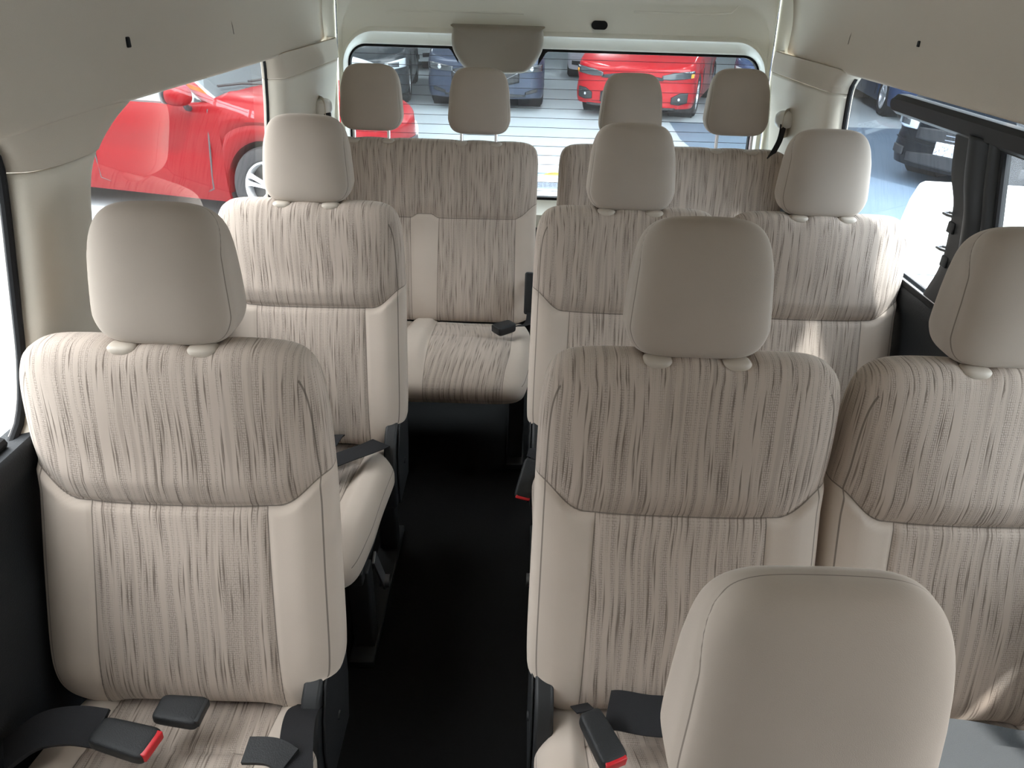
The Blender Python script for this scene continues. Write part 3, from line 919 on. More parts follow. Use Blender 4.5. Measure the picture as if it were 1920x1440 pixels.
# pressed groove lines above the window
g = Geo()
g.tube([(-0.62, 2.9385, 1.345), (-0.60, 2.936, 1.352), (-0.3, 2.934, 1.356), (-0.12, 2.934, 1.356)], 0.003, 8)
g.tube([(0.28, 2.940, 1.372), (0.55, 2.940, 1.372), (0.63, 2.940, 1.378), (0.655, 2.940, 1.40)], 0.004, 8)
g.build('pressed_bead', M['paint'], door)
# oval hole
ov = [(0.158 + 0.015 * math.copysign(1, math.cos(a)) + 0.014 * math.cos(a), 1.326 + 0.0145 * math.sin(a)) for a in np.linspace(0.01, 2 * PI - 0.01, 40)]
g = Geo(); g.prism(ov, 'y', 2.925, 2.937)
g.build('oval_plug', M['rubber'], door)
# lower hatch lining seen through the gap
g = Geo(); g.box((0, 2.925, 0.285), (1.60, 0.03, 0.565), bev=0.01); g.build('lower_lining', M['black'], door)
# lamp cover on the tailgate
def shell_poly():
    # outline in x (relative) and z: wide top, narrower rounded bottom
    pts = [(-0.145, 0.000), (-0.156, -0.003), (-0.162, -0.014), (-0.165, -0.050), (-0.160, -0.080), (-0.140, -0.115), (-0.115, -0.142), (-0.085, -0.152), (0, -0.155)]
    pts2 = [(-a, b) for a, b in pts[::-1][1:]]
    return pts + pts2
po = shell_poly(); cx, cz = -0.210, 1.316
cover = thing('stop_lamp_cover', 'taupe padded lamp cover hanging over the top of the rear window', 'lamp cover', (cx, 2.90, cz))
def off(k, y): return [(p[0] * k, y, (p[1] + 0.0775) * k - 0.0775) for p in po]
loops = [off(1.0, 0.055), off(1.005, 0.02), off(1.005, -0.020), off(1.0, -0.045), off(0.985, -0.062), off(0.95, -0.076), off(0.88, -0.085), off(0.72, -0.090), off(0.4, -0.093), off(0.002, -0.094)]
def refine(L):
    out = []; n = len(L)
    for i in range(n):
        p0, p1, p2, p3 = (Vector(L[(i + d) % n]) for d in (-1, 0, 1, 2))
        for k in range(4):
            t = k / 4
            out.append(0.5 * ((2 * p1) + (p2 - p0) * t + (2 * p0 - 5 * p1 + 4 * p2 - p3) * t * t + (3 * p1 - p0 - 3 * p2 + p3) * t ** 3))
    return out
strips([refine(L) for L in loops], 'cover_shell', simple('taupe_cover', (0.30, 0.265, 0.225), 0.65, spec=0.3), cover, sharp=70)
# black ceramic patches on the glass beside the cover
for sx in (-1, 1):
    pts = [(cx + sx * 0.155, 1.238), (cx + sx * 0.205, 1.238), (cx + sx * 0.19, 1.232), (cx + sx * 0.178, 1.224), (cx + sx * 0.163, 1.200), (cx + sx * 0.150, 1.180)]
    g = Geo(); g.prism(pts, 'y', 2.968, 2.974); g.build('ceramic_patch', M['rubber'], rg, smooth=False)

# ------------------------------------------------------------------ belt anchors on the rear pillars, slots in the headliner
def belt_anchor(label, s, y, z):
    X = XG(z) - 0.045
    t = thing('belt_anchor', label, 'seat belt anchor', (s * X, y, z), group='upper belt anchors')
    # recessed pocket
    V, Fc = superbox(0.004, 0.055, 0.050, 5, 2, (4, 20, 20), plane='yz')
    bp = fast_mesh('backing_plate', V + np.array([0.0, 0, -0.006]), Fc, M['trim'], t)
    bp.rotation_euler = (0, 0, -s * math.radians(38)); bp.location = (-0.012 * s, 0, 0)
    V, Fc = superbox(0.030, 0.030, 0.029, 3.0, 2.6, (12, 20, 20), plane='yz')
    V[:, 2] += 0.0
    cov = fast_mesh('anchor_cap', V + np.array([-0.030 * s, -0.012, 0.006]), Fc, M['white_pl'], t)
    cov['label'] = 'white anchor cap'
    return t
aL = belt_anchor('white belt anchor on the rear left pillar', -1, 2.60, 1.058)
g = Geo(); g.box((0.048, -0.030, -0.016), (0.022, 0.020, 0.018), bev=0.004); g.build('belt_slot', M['black'], aL)
aR = belt_anchor('white belt anchor with black webbing on the rear right pillar', 1, 2.64, 1.060)
strap('webbing', [(-0.038, -0.034, -0.008), (-0.040, -0.042, -0.030), (-0.046, -0.05, -0.060), (-0.062, -0.06, -0.095), (-0.075, -0.065, -0.120)], 0.026, M['webbing'], (0.8, 0.5, 0.2), parent=aR)
for (nm, lab, s, yy, zz, hh) in (('clip_slot', 'small dark slot in the headliner above the left window', -1, 1.36, 1.345, 0.017), ('clip_slot', 'small dark slot in the headliner above the right window', 1, 1.845, 1.355, 0.013)):
    g = Geo(); X = 0.7955
    g.box((s * X, yy, zz), (0.006, 0.011, hh), bev=0.002)
    tag(g.build(nm, M['rubber']), lab, 'clip slot')
for (s, yy, zz, lab) in ((-1, 1.865, 1.347, 'faint scuff on the left headliner'), (1, 2.245, 1.345, 'faint scuff on the right headliner')):
    g = Geo(); g.tube([(s * 0.7965, yy - 0.006, zz + 0.016), (s * 0.7955, yy, zz), (s * 0.7965, yy + 0.004, zz - 0.018)], 0.0012, 6)
    o = g.build('scuff_mark', simple('scuff', (0.22, 0.19, 0.16), 0.9), ceil)

# ------------------------------------------------------------------ outside: ground, canopy
def ground_mat():
    mt, nt, p = nodes_of('outdoor_ground')
    g = NT(nt); tc = g.node('ShaderNodeTexCoord')
    n = g.node('ShaderNodeTexNoise'); n.inputs['Scale'].default_value = 1.2; n.inputs['Detail'].default_value = 6
    g.link(tc.outputs['Object'], n.inputs['Vector'])
    n2 = g.node('ShaderNodeTexNoise'); n2.inputs['Scale'].default_value = 60; n2.inputs['Detail'].default_value = 3
    g.link(tc.outputs['Object'], n2.inputs['Vector'])
    c = g.mix(n.outputs['Fac'], (0.44, 0.49, 0.51), (0.50, 0.55, 0.57))
    c = g.mix(g.m('MULTIPLY', n2.outputs['Fac'], 0.15), c, (0.38, 0.41, 0.43))
    g.link(c, p.inputs['Base Color']); p.inputs['Roughness'].default_value = 0.45
    return mt
g = Geo(); g.box((0, 14, GZ - 0.1), (60, 60, 0.2))
struct(g.build('ground', ground_mat(), smooth=False))
# joint lines in the slab
g = Geo(); g.box((0, 17.2, GZ + 0.001), (30, 0.06, 0.004))
struct(g.build('floor_joint', simple('joint', (0.40, 0.44, 0.44), 0.7), smooth=False))
# blue-grey bay on the right side
g = Geo(); g.add([(2.35, 5.6, GZ + 0.003), (9.5, 3.4, GZ + 0.003), (9.5, 12, GZ + 0.003), (2.2, 12, GZ + 0.003), (2.1, 10.5, GZ + 0.003)], [(0, 1, 2, 3, 4)])
o = g.build('painted_bay', simple('blue_grey_floor_paint', (0.13, 0.18, 0.24), 0.5, var=0.15, vscale=2), smooth=False); struct(o)
# canopy over the parked cars, unseen and added to dim the ground, with strip lights
g = Geo(); g.box((0, 17.0, 3.45), (34, 20.6, 0.12))
struct(g.build('shade_canopy', simple('shade_canopy_white', (0.5, 0.51, 0.53), 0.7), smooth=False))

# ------------------------------------------------------------------ vehicles outside
def emis(name, col, st):
    mt, nt, p = nodes_of(name)
    p.inputs['Base Color'].default_value = (0.9, 0.9, 0.9, 1)
    p.inputs['Emission Color'].default_value = (*col, 1); p.inputs['Emission Strength'].default_value = st
    return mt
M['tyre'] = simple('tyre_rubber', (0.022, 0.022, 0.024), 0.75, spec=0.3)
M['rim'] = simple('silver_alloy', (0.70, 0.71, 0.73), 0.3, metal=0.6)
M['carglass'] = simple('car_window', (0.05, 0.06, 0.065), 0.06, spec=0.8, coat=0.6)
M['lens'] = simple('headlight_lens', (0.55, 0.60, 0.64), 0.1, spec=0.8, coat=1.0)
M['lensdark'] = simple('headlight_dark', (0.05, 0.055, 0.06), 0.12, spec=0.8, coat=1.0)
M['amber'] = simple('amber_reflector', (0.9, 0.36, 0.03), 0.25, coat=1.0)
M['intake'] = simple('intake_black', (0.02, 0.021, 0.023), 0.5)
M['plate'] = simple('number_plate', (0.75, 0.76, 0.78), 0.5)
M['plate_print'], nt_, p_ = nodes_of('printed_paper_plate')
g_ = NT(nt_); tc_ = g_.node('ShaderNodeTexCoord'); mp_ = g_.node('ShaderNodeMapping'); mp_.inputs['Scale'].default_value = (1, 26, 34)
vn_ = g_.node('ShaderNodeTexNoise'); vn_.inputs['Scale'].default_value = 1.3; vn_.inputs['Detail'].default_value = 2
g_.link(tc_.outputs['Object'], mp_.inputs['Vector']); g_.link(mp_.outputs[0], vn_.inputs['Vector'])
g_.link(g_.mix(g_.m('MULTIPLY', g_.m('SUBTRACT', vn_.outputs['Fac'], 0.56), 12.0, clamp=True), (0.62, 0.63, 0.65), (0.18, 0.19, 0.22)), p_.inputs['Base Color'])

# strip lights under the canopy (their reflections are the white dashes on the bonnets)
for i, (lx, ly) in enumerate([(-4, 10), (0, 10), (4, 10), (-4, 13), (0.6, 13), (5, 13), (-4, 18), (1.5, 18), (6, 18)]):
    g = Geo(); g.box((lx, ly, 3.36), (0.16, 1.3, 0.05), bev=0.01)
    tag(g.build('strip_light', emis('tube_white', (0.95, 0.98, 1.0), 22.0)), 'white strip light fixed under the canopy roof', 'strip light', 'canopy strip lights')

def wheel(parent, x, y, R=0.31, rim=0.205, wd=0.20, spokes=5, twin=True):
    """axis along car y"""
    s = 1 if y > 0 else -1
    o = link(bpy.data.objects.new('wheel', None)); o.parent = parent; o.location = (x, y, R); o.empty_display_size = 0.1
    g = Geo(); h = wd / 2
    g.lathe([(rim - 0.005, -h * 0.8), (rim + 0.01, -h * 0.95), (R - 0.05, -h), (R - 0.012, -h * 0.85), (R, -h * 0.6), (R, h * 0.6), (R - 0.012, h * 0.85), (R - 0.05, h), (rim + 0.01, h * 0.95), (rim - 0.005, h * 0.8), (rim - 0.02, 0)], axis='y', n=64, closed=True)
    g.build('tyre', M['tyre'], o, sharp=30)
    g = Geo(); f = s * h * 0.80
    g.lathe([(rim, f), (rim - 0.004, f + s * 0.006), (rim - 0.016, f + s * 0.004), (rim - 0.022, f - s * 0.02), (rim - 0.024, -f * 0.4)], axis='y', n=64)
    g.lathe([(0.0001, f - s * 0.02), (0.030, f - s * 0.02), (0.036, f - s * 0.026), (0.050, f - s * 0.034), (0.052, f - s * 0.07)], axis='y', n=32)
    for k in range(spokes):
        a0 = 2 * PI * k / spokes + 0.3
        for da in ((-0.13, 0.13) if twin else (0,)):
            a = a0 + da
            c, sn = math.cos(a), math.sin(a)
            tz = Vector((-sn, 0, c)); rd = Vector((c, 0, sn))
            v = []
            for (r, w_, yo) in ((0.040, 0.016, -0.030), (0.10, 0.014, -0.020), (rim - 0.045, 0.017, -0.012), (rim - 0.010, 0.030, -0.006)):
                P = rd * r + tz * (da * 0.25 * r)
                for (ww, dy) in ((-w_, 0), (-w_ * 0.6, 0.009), (w_ * 0.6, 0.009), (w_, 0), (w_, -0.02), (-w_, -0.02)):
                    q = P + tz * ww; v.append((q.x, f + s * (yo + dy), q.z))
            ff = [(i * 6 + j, i * 6 + (j + 1) % 6, (i + 1) * 6 + (j + 1) % 6, (i + 1) * 6 + j) for i in range(3) for j in range(6)] + [(0, 1, 2, 3, 4, 5), (18, 19, 20, 21, 22, 23)]
            g.add(v, ff)
    g.build('rim', M['rim'], o, sharp=35)
    g = Geo(); g.lathe([(0.0001, 0.0), (rim - 0.02, 0.0)], (0, f - s * 0.075, 0), axis='y', n=40); g.build('brake_shadow_disc', M['intake'], o)
    return o

def make_car(label, cat_name, pos, rz, paint, W=0.88, LEN=4.2, wb=2.6, fo=0.82, roof=1.48, hood0=0.70, hood1=1.00, belt=0.94,
             R=0.32, nose_r=0.55, nose_p=2.6, detail='hatch', cowl=-0.42, scale=1.0):
    t = thing(cat_name, label, 'car', pos, rz)
    t.scale = (scale,) * 3
    xf = fo; xr = fo - LEN; xw2 = -wb
    def plan(x):
        w_ = W
        if x > xf - nose_r:
            u = (x - (xf - nose_r)) / nose_r
            w_ = W * max(0.0, 1 - u ** nose_p) ** (1 / nose_p)
        if x < xr + 0.5:
            u = ((xr + 0.5) - x) / 0.5
            w_ = W * max(0.0, 1 - u ** 3.5) ** (1 / 3.5)
        return w_
    def top(x):       # bonnet crown, then belt deck
        if x >= cowl:
            u = (xf - x) / (xf - cowl)
            return hood0 + (hood1 - hood0) * (1 - (1 - u) ** 2.0) ** 0.75
        return belt + 0.02 + (hood1 - belt - 0.02) * math.exp((x - cowl) * 6)
    def shoulder(x):
        if x >= cowl: return min(belt, top(x) - 0.035 * min(1, (xf - x) / 0.4 + 0.15))
        return belt
    Ra = R + 0.045
    def low(x):
        z = 0.20
        for cx_ in (0.0, xw2):
            d = abs(x - cx_)
            if d < Ra: z = max(z, R + math.sqrt(max(0, Ra * Ra - d * d)) )
        if x > xf - 0.25: z = max(z, 0.20)
        return z
    xs_ = set()
    for cx_ in (0.0, xw2):
        for k in range(33): xs_.add(round(cx_ + Ra * math.cos(PI * k / 32), 5))
        xs_.add(round(cx_ + Ra + 0.0006, 5)); xs_.add(round(cx_ - Ra - 0.0006, 5))
    for k in range(14): xs_.add(round(xf - nose_r * (1 - math.sin(PI / 2 * k / 13)), 5))
    for k in range(10): xs_.add(round(xr + 0.5 * (1 - math.sin(PI / 2 * k / 9)), 5))
    for x in np.arange(xr + 0.5, xf - nose_r, 0.08): xs_.add(round(float(x), 5))
    X = sorted(xs_)
    half = [(0.965, 0.00), (0.985, 0.10), (0.997, 0.28), (0.985, 0.47), (0.972, 0.55), (0.992, 0.66), (0.985, 0.80), (0.965, 0.93), (0.945, 1.0)]
    v = []; ns = 0
    for x in X:
        w_ = plan(x); zl = low(x); zs_ = max(shoulder(x), zl + 0.02); zt = top(x)
        row = [(x, w_ * 0.70, zl if zl < 0.21 else zl)] + [(x, w_ * a, zl + (zs_ - zl) * b) for a, b in half]
        row += [(x, w_ * 0.915, zs_ + (zt - zs_) * 0.45), (x, w_ * 0.86, zs_ + (zt - zs_) * 0.70), (x, w_ * 0.72, zt - 0.006 + (0.012 if x > cowl else 0)), (x, w_ * 0.60, zt - 0.002), (x, w_ * 0.3, zt + 0.006), (x, 0, zt + 0.008)]
        full = row + [(p[0], -p[1], p[2]) for p in row[::-1][1:]]
        ns = len(full); v += full
    f = [(i * ns + j, i * ns + j + 1, (i + 1) * ns + j + 1, (i + 1) * ns + j) for i in range(len(X) - 1) for j in range(ns - 1)]
    mesh_obj('body', v, f, paint, t, sharp=42)
    # dark inner arches and underside
    g = Geo(); g.box(((xf + xr) / 2, 0, 0.30), (LEN - 0.5, W * 1.35, 0.16))
    for cx_ in (0.0, xw2):
        for s in (-1, 1):
            g.lathe([(Ra + 0.004, W * 0.955 * s), (Ra + 0.004, W * 0.55 * s), (0.001, W * 0.55 * s)], (cx_, 0, R), 'y', 40)
    g.build('underbody', M['intake'], t)
    # greenhouse
    gx = [(cowl + 0.06, cowl - 0.78), (xr + 0.12, xr + 0.75)]
    if detail == 'van': gx = [(cowl + 0.06, cowl - 0.5), (xr + 0.1, xr + 0.25)]
    def gl_ring(k, shrink=0.0):
        # k 0 at belt, 1 at roof
        z = belt - 0.01 + (roof - 0.05 - belt) * k
        xa = gx[0][0] + (gx[0][1] - gx[0][0]) * k; xb = gx[1][0] + (gx[1][1] - gx[1][0]) * k
        wa = W * (0.90 + (0.68 - 0.90) * k ** 1.1)
        pts = []
        for (px_, py_) in rrect(xb, xa, -wa, wa, 0.16, 6): pts.append((px_ , py_, z))
        # bow of the windscreen
        return [(p[0] + (0.10 * (1 - (p[1] / wa) ** 2) if p[0] > (xa + xb) / 2 + 0.5 else (-0.06 * (1 - (p[1] / wa) ** 2) if p[0] < (xa + xb) / 2 - 0.5 else 0)), p[1], p[2]) for p in pts]
    strips([gl_ring(k / 8) for k in range(9)], 'window_glass', M['carglass'], t, sharp=60)
    L = gl_ring(1.0)
    cxr = sum(p[0] for p in L) / len(L)
    def rf(k, dz): return [((p[0] - cxr) * k + cxr, p[1] * k, p[2] + dz) for p in L]
    strips([rf(1.0, -0.03), rf(1.01, 0.0), rf(0.985, 0.022), rf(0.93, 0.038), rf(0.75, 0.05), rf(0.4, 0.055), rf(0.02, 0.056)], 'roof', paint, t, sharp=0)
    # painted pillars
    for s in (-1, 1):
        def gp(k, fx):   # point on the side at fraction fx from front
            z = belt - 0.01 + (roof - 0.05 - belt) * k
            xa = gx[0][0] + (gx[0][1] - gx[0][0]) * k; xb = gx[1][0] + (gx[1][1] - gx[1][0]) * k
            wa = W * (0.90 + (0.68 - 0.90) * k ** 1.1)
            return (xa + (xb - xa) * fx, s * (wa + 0.004), z)
        g = Geo()
        pts = [Vector(gp(k / 8, 0.022)) + Vector((-0.012, -s * 0.012, 0)) for k in range(9)]
        pts[0] += Vector((0.14, 0, -0.03))
        g.tube(pts, 0.036, 10); g.build('front_pillar', paint, t, sharp=0)
        g = Geo(); g.tube([Vector(gp(k / 8, 0.47)) for k in range(9)], 0.022, 8); g.build('door_pillar', M['intake'], t, sharp=0)
        g = Geo(); g.tube([Vector(gp(k / 8, 0.97)) for k in range(9)], 0.06, 8); g.build('rear_pillar', paint, t, sharp=0)
        # belt moulding and quarter frame
        g = Geo(); g.tube([Vector(gp(0.02, 0.04)) + Vector((0.10, 0.006 * s, 0)), Vector(gp(0.02, 0.3)) + Vector((0, 0.014 * s, 0)), Vector(gp(0.02, 0.9))], 0.013, 8); g.build('belt_moulding', M['intake'], t)
        # mirror
        mx_ = cowl - 0.20; my = s * (W * 0.93 + 0.10)
        V, Fc = superbox(0.075, 0.115, 0.075, 2.6, 2.6, (16, 20, 14), plane='yz')
        V[:, 0] += 0.02 * (1 - (V[:, 1] / 0.115) ** 2)
        mo = fast_mesh('mirror_housing', V + np.array([mx_, my + s * 0.06, belt + 0.10]), Fc, paint, t)
        g = Geo(); g.tube([(mx_ - 0.02, my - s * 0.10, belt - 0.02), (mx_ - 0.01, my - s * 0.04, belt - 0.005), (mx_, my + 0.0, belt + 0.045)], 0.022, 10); g.build('mirror_stalk', M['intake'], t)
        V, Fc = superbox(0.012, 0.105, 0.066, 3, 3, (6, 16, 12), plane='yz')
        g2 = fast_mesh('mirror_glass', V + np.array([mx_ - 0.075, my + s * 0.06, belt + 0.10]), Fc, M['carglass'], t)
    # wheels
    for cx_ in (0.0, xw2):
        for s in (-1, 1): wheel(t, cx_, s * (W - 0.105), R=R, rim=R * 0.68)
    # surface patches on the nose
    def nose_x(y, z):
        a = min(abs(y) / W, 0.999)
        k = 0.985
        xp = xf - nose_r + nose_r * (1 - (a / k if a < k else 0.9999) ** nose_p) ** (1 / nose_p)
        # bonnet curve
        if z > hood0:
            u = 1 - math.sqrt(max(0, 1 - min(1, ((z - hood0) / (hood1 - hood0))) ** (1 / 0.75)))
            xp = min(xp, xf - u * (xf - cowl))
        return xp
    def patch(name, ys, zlo, zhi, mat, d=0.012, n=18, mz=6, back=0.03):
        vv = []; 
        for i in range(n + 1):
            y = ys[0] + (ys[1] - ys[0]) * i / n
            a, b_ = float(np.interp(i / n, np.linspace(0, 1, len(zlo)), zlo)), float(np.interp(i / n, np.linspace(0, 1, len(zhi)), zhi))
            for j in range(mz + 1):
                z = a + (b_ - a) * j / mz
                x = nose_x(y, z)
                nx = 1 - 0.6 * abs(y) / W
                vv.append((x + d * nx, y + math.copysign(d * 0.8 * abs(y) / W, y), z))
        o = mesh_obj(name, vv, grid_faces(n + 1, mz + 1), mat, t, sharp=0)
        md_ = o.modifiers.new('s', 'SOLIDIFY'); md_.thickness = back; md_.offset = 0
        return o
    if detail == 'wing':        # five-point grille, slim eyes
        patch('grille', (-0.52, 0.52), [0.44, 0.36, 0.36, 0.44], [0.60, 0.66, 0.67, 0.67, 0.66, 0.60], M['intake'])
        patch('lower_intake', (-0.62, 0.62), [0.235, 0.225, 0.225, 0.235], [0.26, 0.28, 0.28, 0.26], M['intake'], d=0.018)
        for s in (-1, 1):
            patch('headlight', (s * 0.50, s * 0.86), [0.58, 0.585, 0.60], [0.645, 0.68, 0.70], M['lensdark'], d=0.016)
            V, Fc = superbox(0.02, 0.045, 0.042, 2, 2, (8, 12, 12), plane='yz')
            lp = fast_mesh('lamp_ring', V + np.array([nose_x(0.70, 0.64) + 0.012, s * 0.70, 0.637]), Fc, M['lens'], t)
            g = Geo(); g.tube([(nose_x(y, 0.55) + 0.016, s * y, z) for y, z in ((0.50, 0.575), (0.35, 0.50), (0.18, 0.43), (0.0, 0.40))], 0.010, 8); g.build('chrome_wing', M['chrome'], t)
            patch('side_vent', (s * 0.62, s * 0.80), [0.26, 0.28, 0.30], [0.30, 0.33, 0.35], M['intake'], d=0.014)
        g = Geo(); g.lathe([(0.050, 0.0), (0.058, 0.006), (0.066, 0.0), (0.058, -0.006)], (xf + 0.018, 0, 0.565), 'x', 28, closed=True)
        g.tube([(xf + 0.02, -0.045, 0.585), (xf + 0.022, -0.02, 0.568), (xf + 0.022, 0, 0.548), (xf + 0.022, 0.02, 0.568), (xf + 0.02, 0.045, 0.585)], 0.006, 8)
        g.build('badge', M['chrome'], t)
    elif detail == 'sport':     # slim upper grille, hexagonal lower mouth
        patch('upper_grille', (-0.46, 0.46), [0.585, 0.575, 0.575, 0.585], [0.62, 0.655, 0.66, 0.655, 0.62], M['intake'])
        patch('lower_grille', (-0.46, 0.46), [0.24, 0.23, 0.23, 0.24], [0.38, 0.455, 0.46, 0.46, 0.455, 0.38], M['intake'], d=0.014)
        for k in range(5):
            patch('grille_bar', (-0.40, 0.40), [0.265 + k * 0.036], [0.274 + k * 0.036], M['steel'], d=0.026, mz=1, back=0.008)
        patch('front_lip', (-0.66, 0.66), [0.185, 0.175, 0.175, 0.185], [0.215, 0.21, 0.21, 0.215], M['intake'], d=0.03)
        for s in (-1, 1):
            patch('headlight', (s * 0.44, s * 0.872), [0.605, 0.60, 0.615, 0.635], [0.655, 0.695, 0.715, 0.73], M['lensdark'], d=0.014)
            patch('light_bar', (s * 0.48, s * 0.86), [0.655, 0.688, 0.708], [0.668, 0.705, 0.728], M['lens'], d=0.020, back=0.02)
            patch('side_marker', (s * 0.83, s * 0.866), [0.63, 0.635], [0.685, 0.69], M['amber'], d=0.020, back=0.02)
            patch('side_intake', (s * 0.60, s * 0.82), [0.27, 0.255, 0.285], [0.36, 0.42, 0.43], M['intake'], d=0.014)
            V, Fc = superbox(0.02, 0.04, 0.035, 2, 2, (8, 10, 10), plane='yz')
            fast_mesh('fog_lamp', V + np.array([nose_x(0.70, 0.34) + 0.006, s * 0.70, 0.335]), Fc, M['lens'], t)
        g = Geo(); g.box((xf + 0.035, 0, 0.455), (0.008, 0.42, 0.12), bev=0.003); g.build('number_plate', M['plate'], t)
    else:
        patch('grille', (-0.48, 0.48), [0.50, 0.48, 0.50], [0.61, 0.63, 0.63, 0.61], M['intake'])
        patch('lower_intake', (-0.55, 0.55), [0.25, 0.235, 0.25], [0.34, 0.38, 0.38, 0.34], M['intake'])
        for k in range(2): patch('grille_bar', (-0.46, 0.46), [0.53 + 0.045 * k], [0.54 + 0.045 * k], M['chrome'], d=0.024, mz=1, back=0.008)
        for s in (-1, 1):
            patch('headlight', (s * 0.50, s * 0.865), [0.585, 0.58, 0.61], [0.655, 0.70, 0.74], M['lens'], d=0.014)
            patch('lamp_inner', (s * 0.60, s * 0.76), [0.61, 0.61], [0.67, 0.685], M['lensdark'], d=0.024, back=0.02)
            patch('fog_recess', (s * 0.62, s * 0.80), [0.29, 0.30], [0.38, 0.38], M['intake'], d=0.014)
            patch('bumper_crease', (s * 0.10, s * 0.80), [0.435, 0.44, 0.46], [0.445, 0.45, 0.47], paint, d=0.022, mz=1, back=0.012)
        g = Geo(); g.box((xf + 0.028, 0, 0.44), (0.008, 0.44, 0.13), bev=0.003); g.build('number_plate', M['plate_print'], t)
    # door shut lines
    for s in (-1, 1):
        g = Geo()
        ya = s * W * 0.992
        xa, xb = -0.50, -1.62
        pts = [(xa + 0.02, ya * 0.955, belt - 0.01), (xa + 0.015, ya * 0.998, 0.70), (xa - 0.01, ya * 1.002, 0.42), (xa - 0.02, ya * 0.995, 0.30), (xa - 0.08, ya * 0.985, 0.272), (xb + 0.1, ya * 0.985, 0.272), (xb, ya * 0.992, 0.30), (xb, ya * 1.002, 0.5), (xb, ya * 0.998, 0.7), (xb, ya * 0.955, belt - 0.01)]
        g.tube(pts, 0.007, 6); g.build('door_gap', M['intake'], t)
    if detail in ('hatch',):
        g = Geo(); g.tube([(cowl + 0.20, 0.62, hood1 + 0.012), (cowl + 0.02, 0.30, hood1 + 0.035), (cowl - 0.02, -0.25, hood1 + 0.04)], 0.010, 8); g.build('wiper', M['intake'], t)
        g = Geo(); g.tube([(cowl + 0.16, -0.10, hood1 + 0.012), (cowl - 0.02, -0.35, hood1 + 0.035), (cowl - 0.06, -0.62, hood1 + 0.04)], 0.010, 8); g.build('wiper', M['intake'], t)
    return t

def car_paint(name, col, rough=0.3, metal=0.0, coat=0.35, spec=0.3):
    return simple(name, col, rough, metal=metal, spec=spec, coat=coat)
P_RED = simple('red_paint', (0.125, 0.0008, 0.003), 0.35, spec=0.12, coat=0.03)
P_RED2 = car_paint('bright_red_paint', (0.42, 0.006, 0.012))
P_BLUE = car_paint('blue_grey_paint', (0.045, 0.058, 0.09), metal=0.2)
P_DARK = car_paint('dark_paint', (0.004, 0.006, 0.009), coat=0.12, spec=0.15)
P_NAVY = car_paint('navy_paint', (0.04, 0.07, 0.16), metal=0.2)
P_WHITE = car_paint('white_paint', (0.75, 0.78, 0.80))
P_SILV = car_paint('silver_paint', (0.50, 0.54, 0.55), metal=0.2)
P_LILAC = car_paint('pale_lilac_paint', (0.62, 0.58, 0.64))
P_CHAR = car_paint('charcoal_paint', (0.025, 0.03, 0.034))

# red hatch beside the left windows, nose to the right of the photo
make_car('red hatchback standing beside the van, seen through the left window', 'hatchback_car', (-1.93, 6.60, GZ), math.radians(-14), P_RED, W=0.84, LEN=4.0, wb=2.5, fo=0.80, roof=1.52, hood0=0.74, hood1=1.03, belt=0.93, R=0.335, detail='hatch')
# cars behind the van
make_car('blue-grey car with round-ringed headlights parked facing the rear window', 'sedan_car', (-0.73, 13.35, GZ), math.radians(-90), P_BLUE, W=0.93, LEN=4.5, fo=0.9, hood0=0.72, hood1=1.0, detail='wing', nose_r=0.40, nose_p=3.2, scale=1.03)
make_car('bright red sporty car with slim headlights parked facing the rear window', 'sedan_car', (1.84, 12.9, GZ), math.radians(-90 - 18), P_RED2, W=0.92, LEN=4.0, fo=0.9, hood0=0.72, hood1=0.98, detail='sport', nose_r=0.40, nose_p=3.0, scale=1.03)
make_car('blue car parked to the right of the bright red car', 'sedan_car', (4.45, 13.5, GZ), math.radians(-108), P_NAVY, W=0.92, LEN=4.5, fo=0.9, detail='plain')
make_car('navy blue car showing in the upper rear corner of the right window', 'sedan_car', (7.0, 13.3, GZ), math.radians(-100), P_NAVY, W=0.92, LEN=4.3, fo=0.9, detail='plain')
make_car('pale lilac car mostly hidden behind the left side of the bright red car', 'sedan_car', (1.80, 18.1, GZ), math.radians(-90 - 4), P_LILAC, W=0.92, LEN=4.6, fo=0.9, detail='plain')
make_car('charcoal car left of the blue-grey car, only its front corner shows', 'sedan_car', (-2.98, 13.3, GZ), math.radians(-90 + 5), P_CHAR, W=0.92, LEN=4.5, fo=0.9, detail='plain')
make_car('silver car standing behind the charcoal car at the rear left', 'sedan_car', (-3.05, 19.0, GZ), math.radians(-90 - 3), P_SILV, W=0.92, LEN=4.5, fo=0.9, detail='plain')
make_car('white car whose bonnet shows at the top left of the rear window', 'sedan_car', (-2.75, 9.75, GZ), math.radians(-8), P_WHITE, W=0.90, LEN=4.5, fo=0.9, detail='plain')
make_car('dark car with a paper plate seen through the right window', 'sedan_car', (5.17, 8.28, GZ), math.radians(-148), P_DARK, W=0.92, LEN=4.5, fo=0.9, detail='plain')

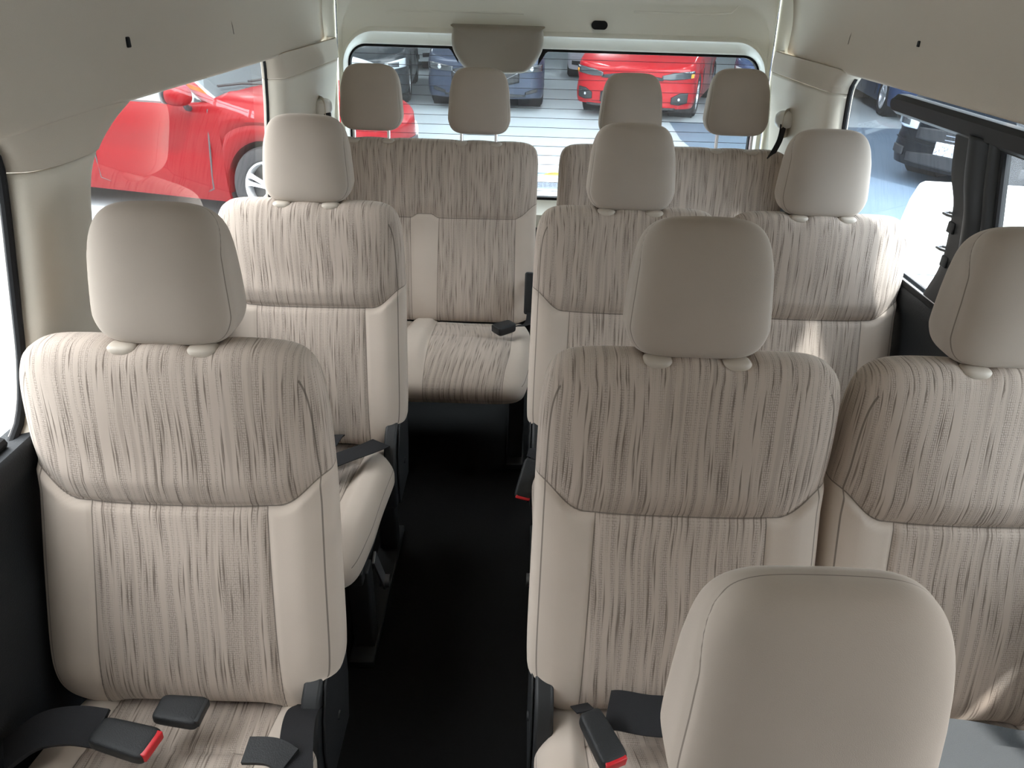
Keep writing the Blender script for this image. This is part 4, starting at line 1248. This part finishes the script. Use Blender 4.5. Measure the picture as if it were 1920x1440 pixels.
# concrete block outside the right window
poly = [(0.0, 0.0), (0.06, 0.45), (0.10, 0.585), (0.14, 0.60), (3.4, 0.60), (3.4, 0.0)]
g = Geo(); g.prism(poly, 'y', -0.25, 0.25)
blk = g.build('concrete_barrier', simple('pale_concrete', (0.80, 0.79, 0.74), 0.85, bump=0.6, bscale=25, var=0.08, vscale=5), smooth=False)
bevel_mod(blk, 0.03, 3); blk.location = (2.86, 5.48, GZ); blk.rotation_euler = (0, 0, math.radians(-6))
tag(blk, 'white concrete barrier block on the ground outside the right window', 'barrier')

# striped tape and drain grating on the ground behind the van
g = Geo(); g.box((0.2, 8.14, GZ + 0.004), (3.0, 0.16, 0.006)); tp = g.build('hazard_tape', simple('tape_blue', (0.22, 0.36, 0.50), 0.5), smooth=False)
tag(tp, 'yellow and blue hazard tape on the floor behind the van', 'floor tape')
g = Geo()
for k in range(7):
    x = -1.15 + 0.42 * k
    g.add([(x, 8.06, GZ + 0.0085), (x + 0.20, 8.06, GZ + 0.0085), (x + 0.32, 8.22, GZ + 0.0085), (x + 0.12, 8.22, GZ + 0.0085)], [(0, 1, 2, 3)])
g.build('yellow_band', simple('tape_yellow', (0.85, 0.55, 0.06), 0.5), tp, smooth=False)
g = Geo()
for k in range(60):
    x = -1.3 + 0.05 * k
    g.box((x, 7.60, GZ + 0.008), (0.022, 0.20, 0.012))
for yy in (7.50, 7.56, 7.63, 7.70): g.box((0.15, yy, GZ + 0.008), (3.0, 0.018, 0.012))
gr = tag(g.build('drain_grate', simple('grate_grey', (0.16, 0.18, 0.22), 0.6), smooth=False), 'grey drain grating in the floor behind the van', 'drain grate')

# building wall far behind the parked cars
g = Geo(); g.box((0, 27.5, 1.4), (34, 0.3, 3.9))
struct(g.build('wall_far', simple('far_wall', (0.55, 0.58, 0.60), 0.8, var=0.05), smooth=False))

# unseen wall and eave ahead of the van, added to shade the windscreen
g = Geo(); g.box((-9, -4.3, 1.8), (34, 0.3, 4.4)); g.box((-9, -3.6, 4.0), (34, 1.6, 0.14))
struct(g.build('wall_blocker_front', simple('dark_blocker_wall', (0.19, 0.175, 0.165), 0.85, var=0.1), smooth=False))

# unseen side walls added to block the bright horizon under the canopy
for nm, xx in (('wall_blocker_left', -16.9), ('wall_blocker_right', 16.9)):
    g = Geo(); g.box((xx, 17.0, 1.45), (0.3, 20.4, 3.8))
    struct(g.build(nm, simple(nm, (0.30, 0.31, 0.33), 0.85), smooth=False))
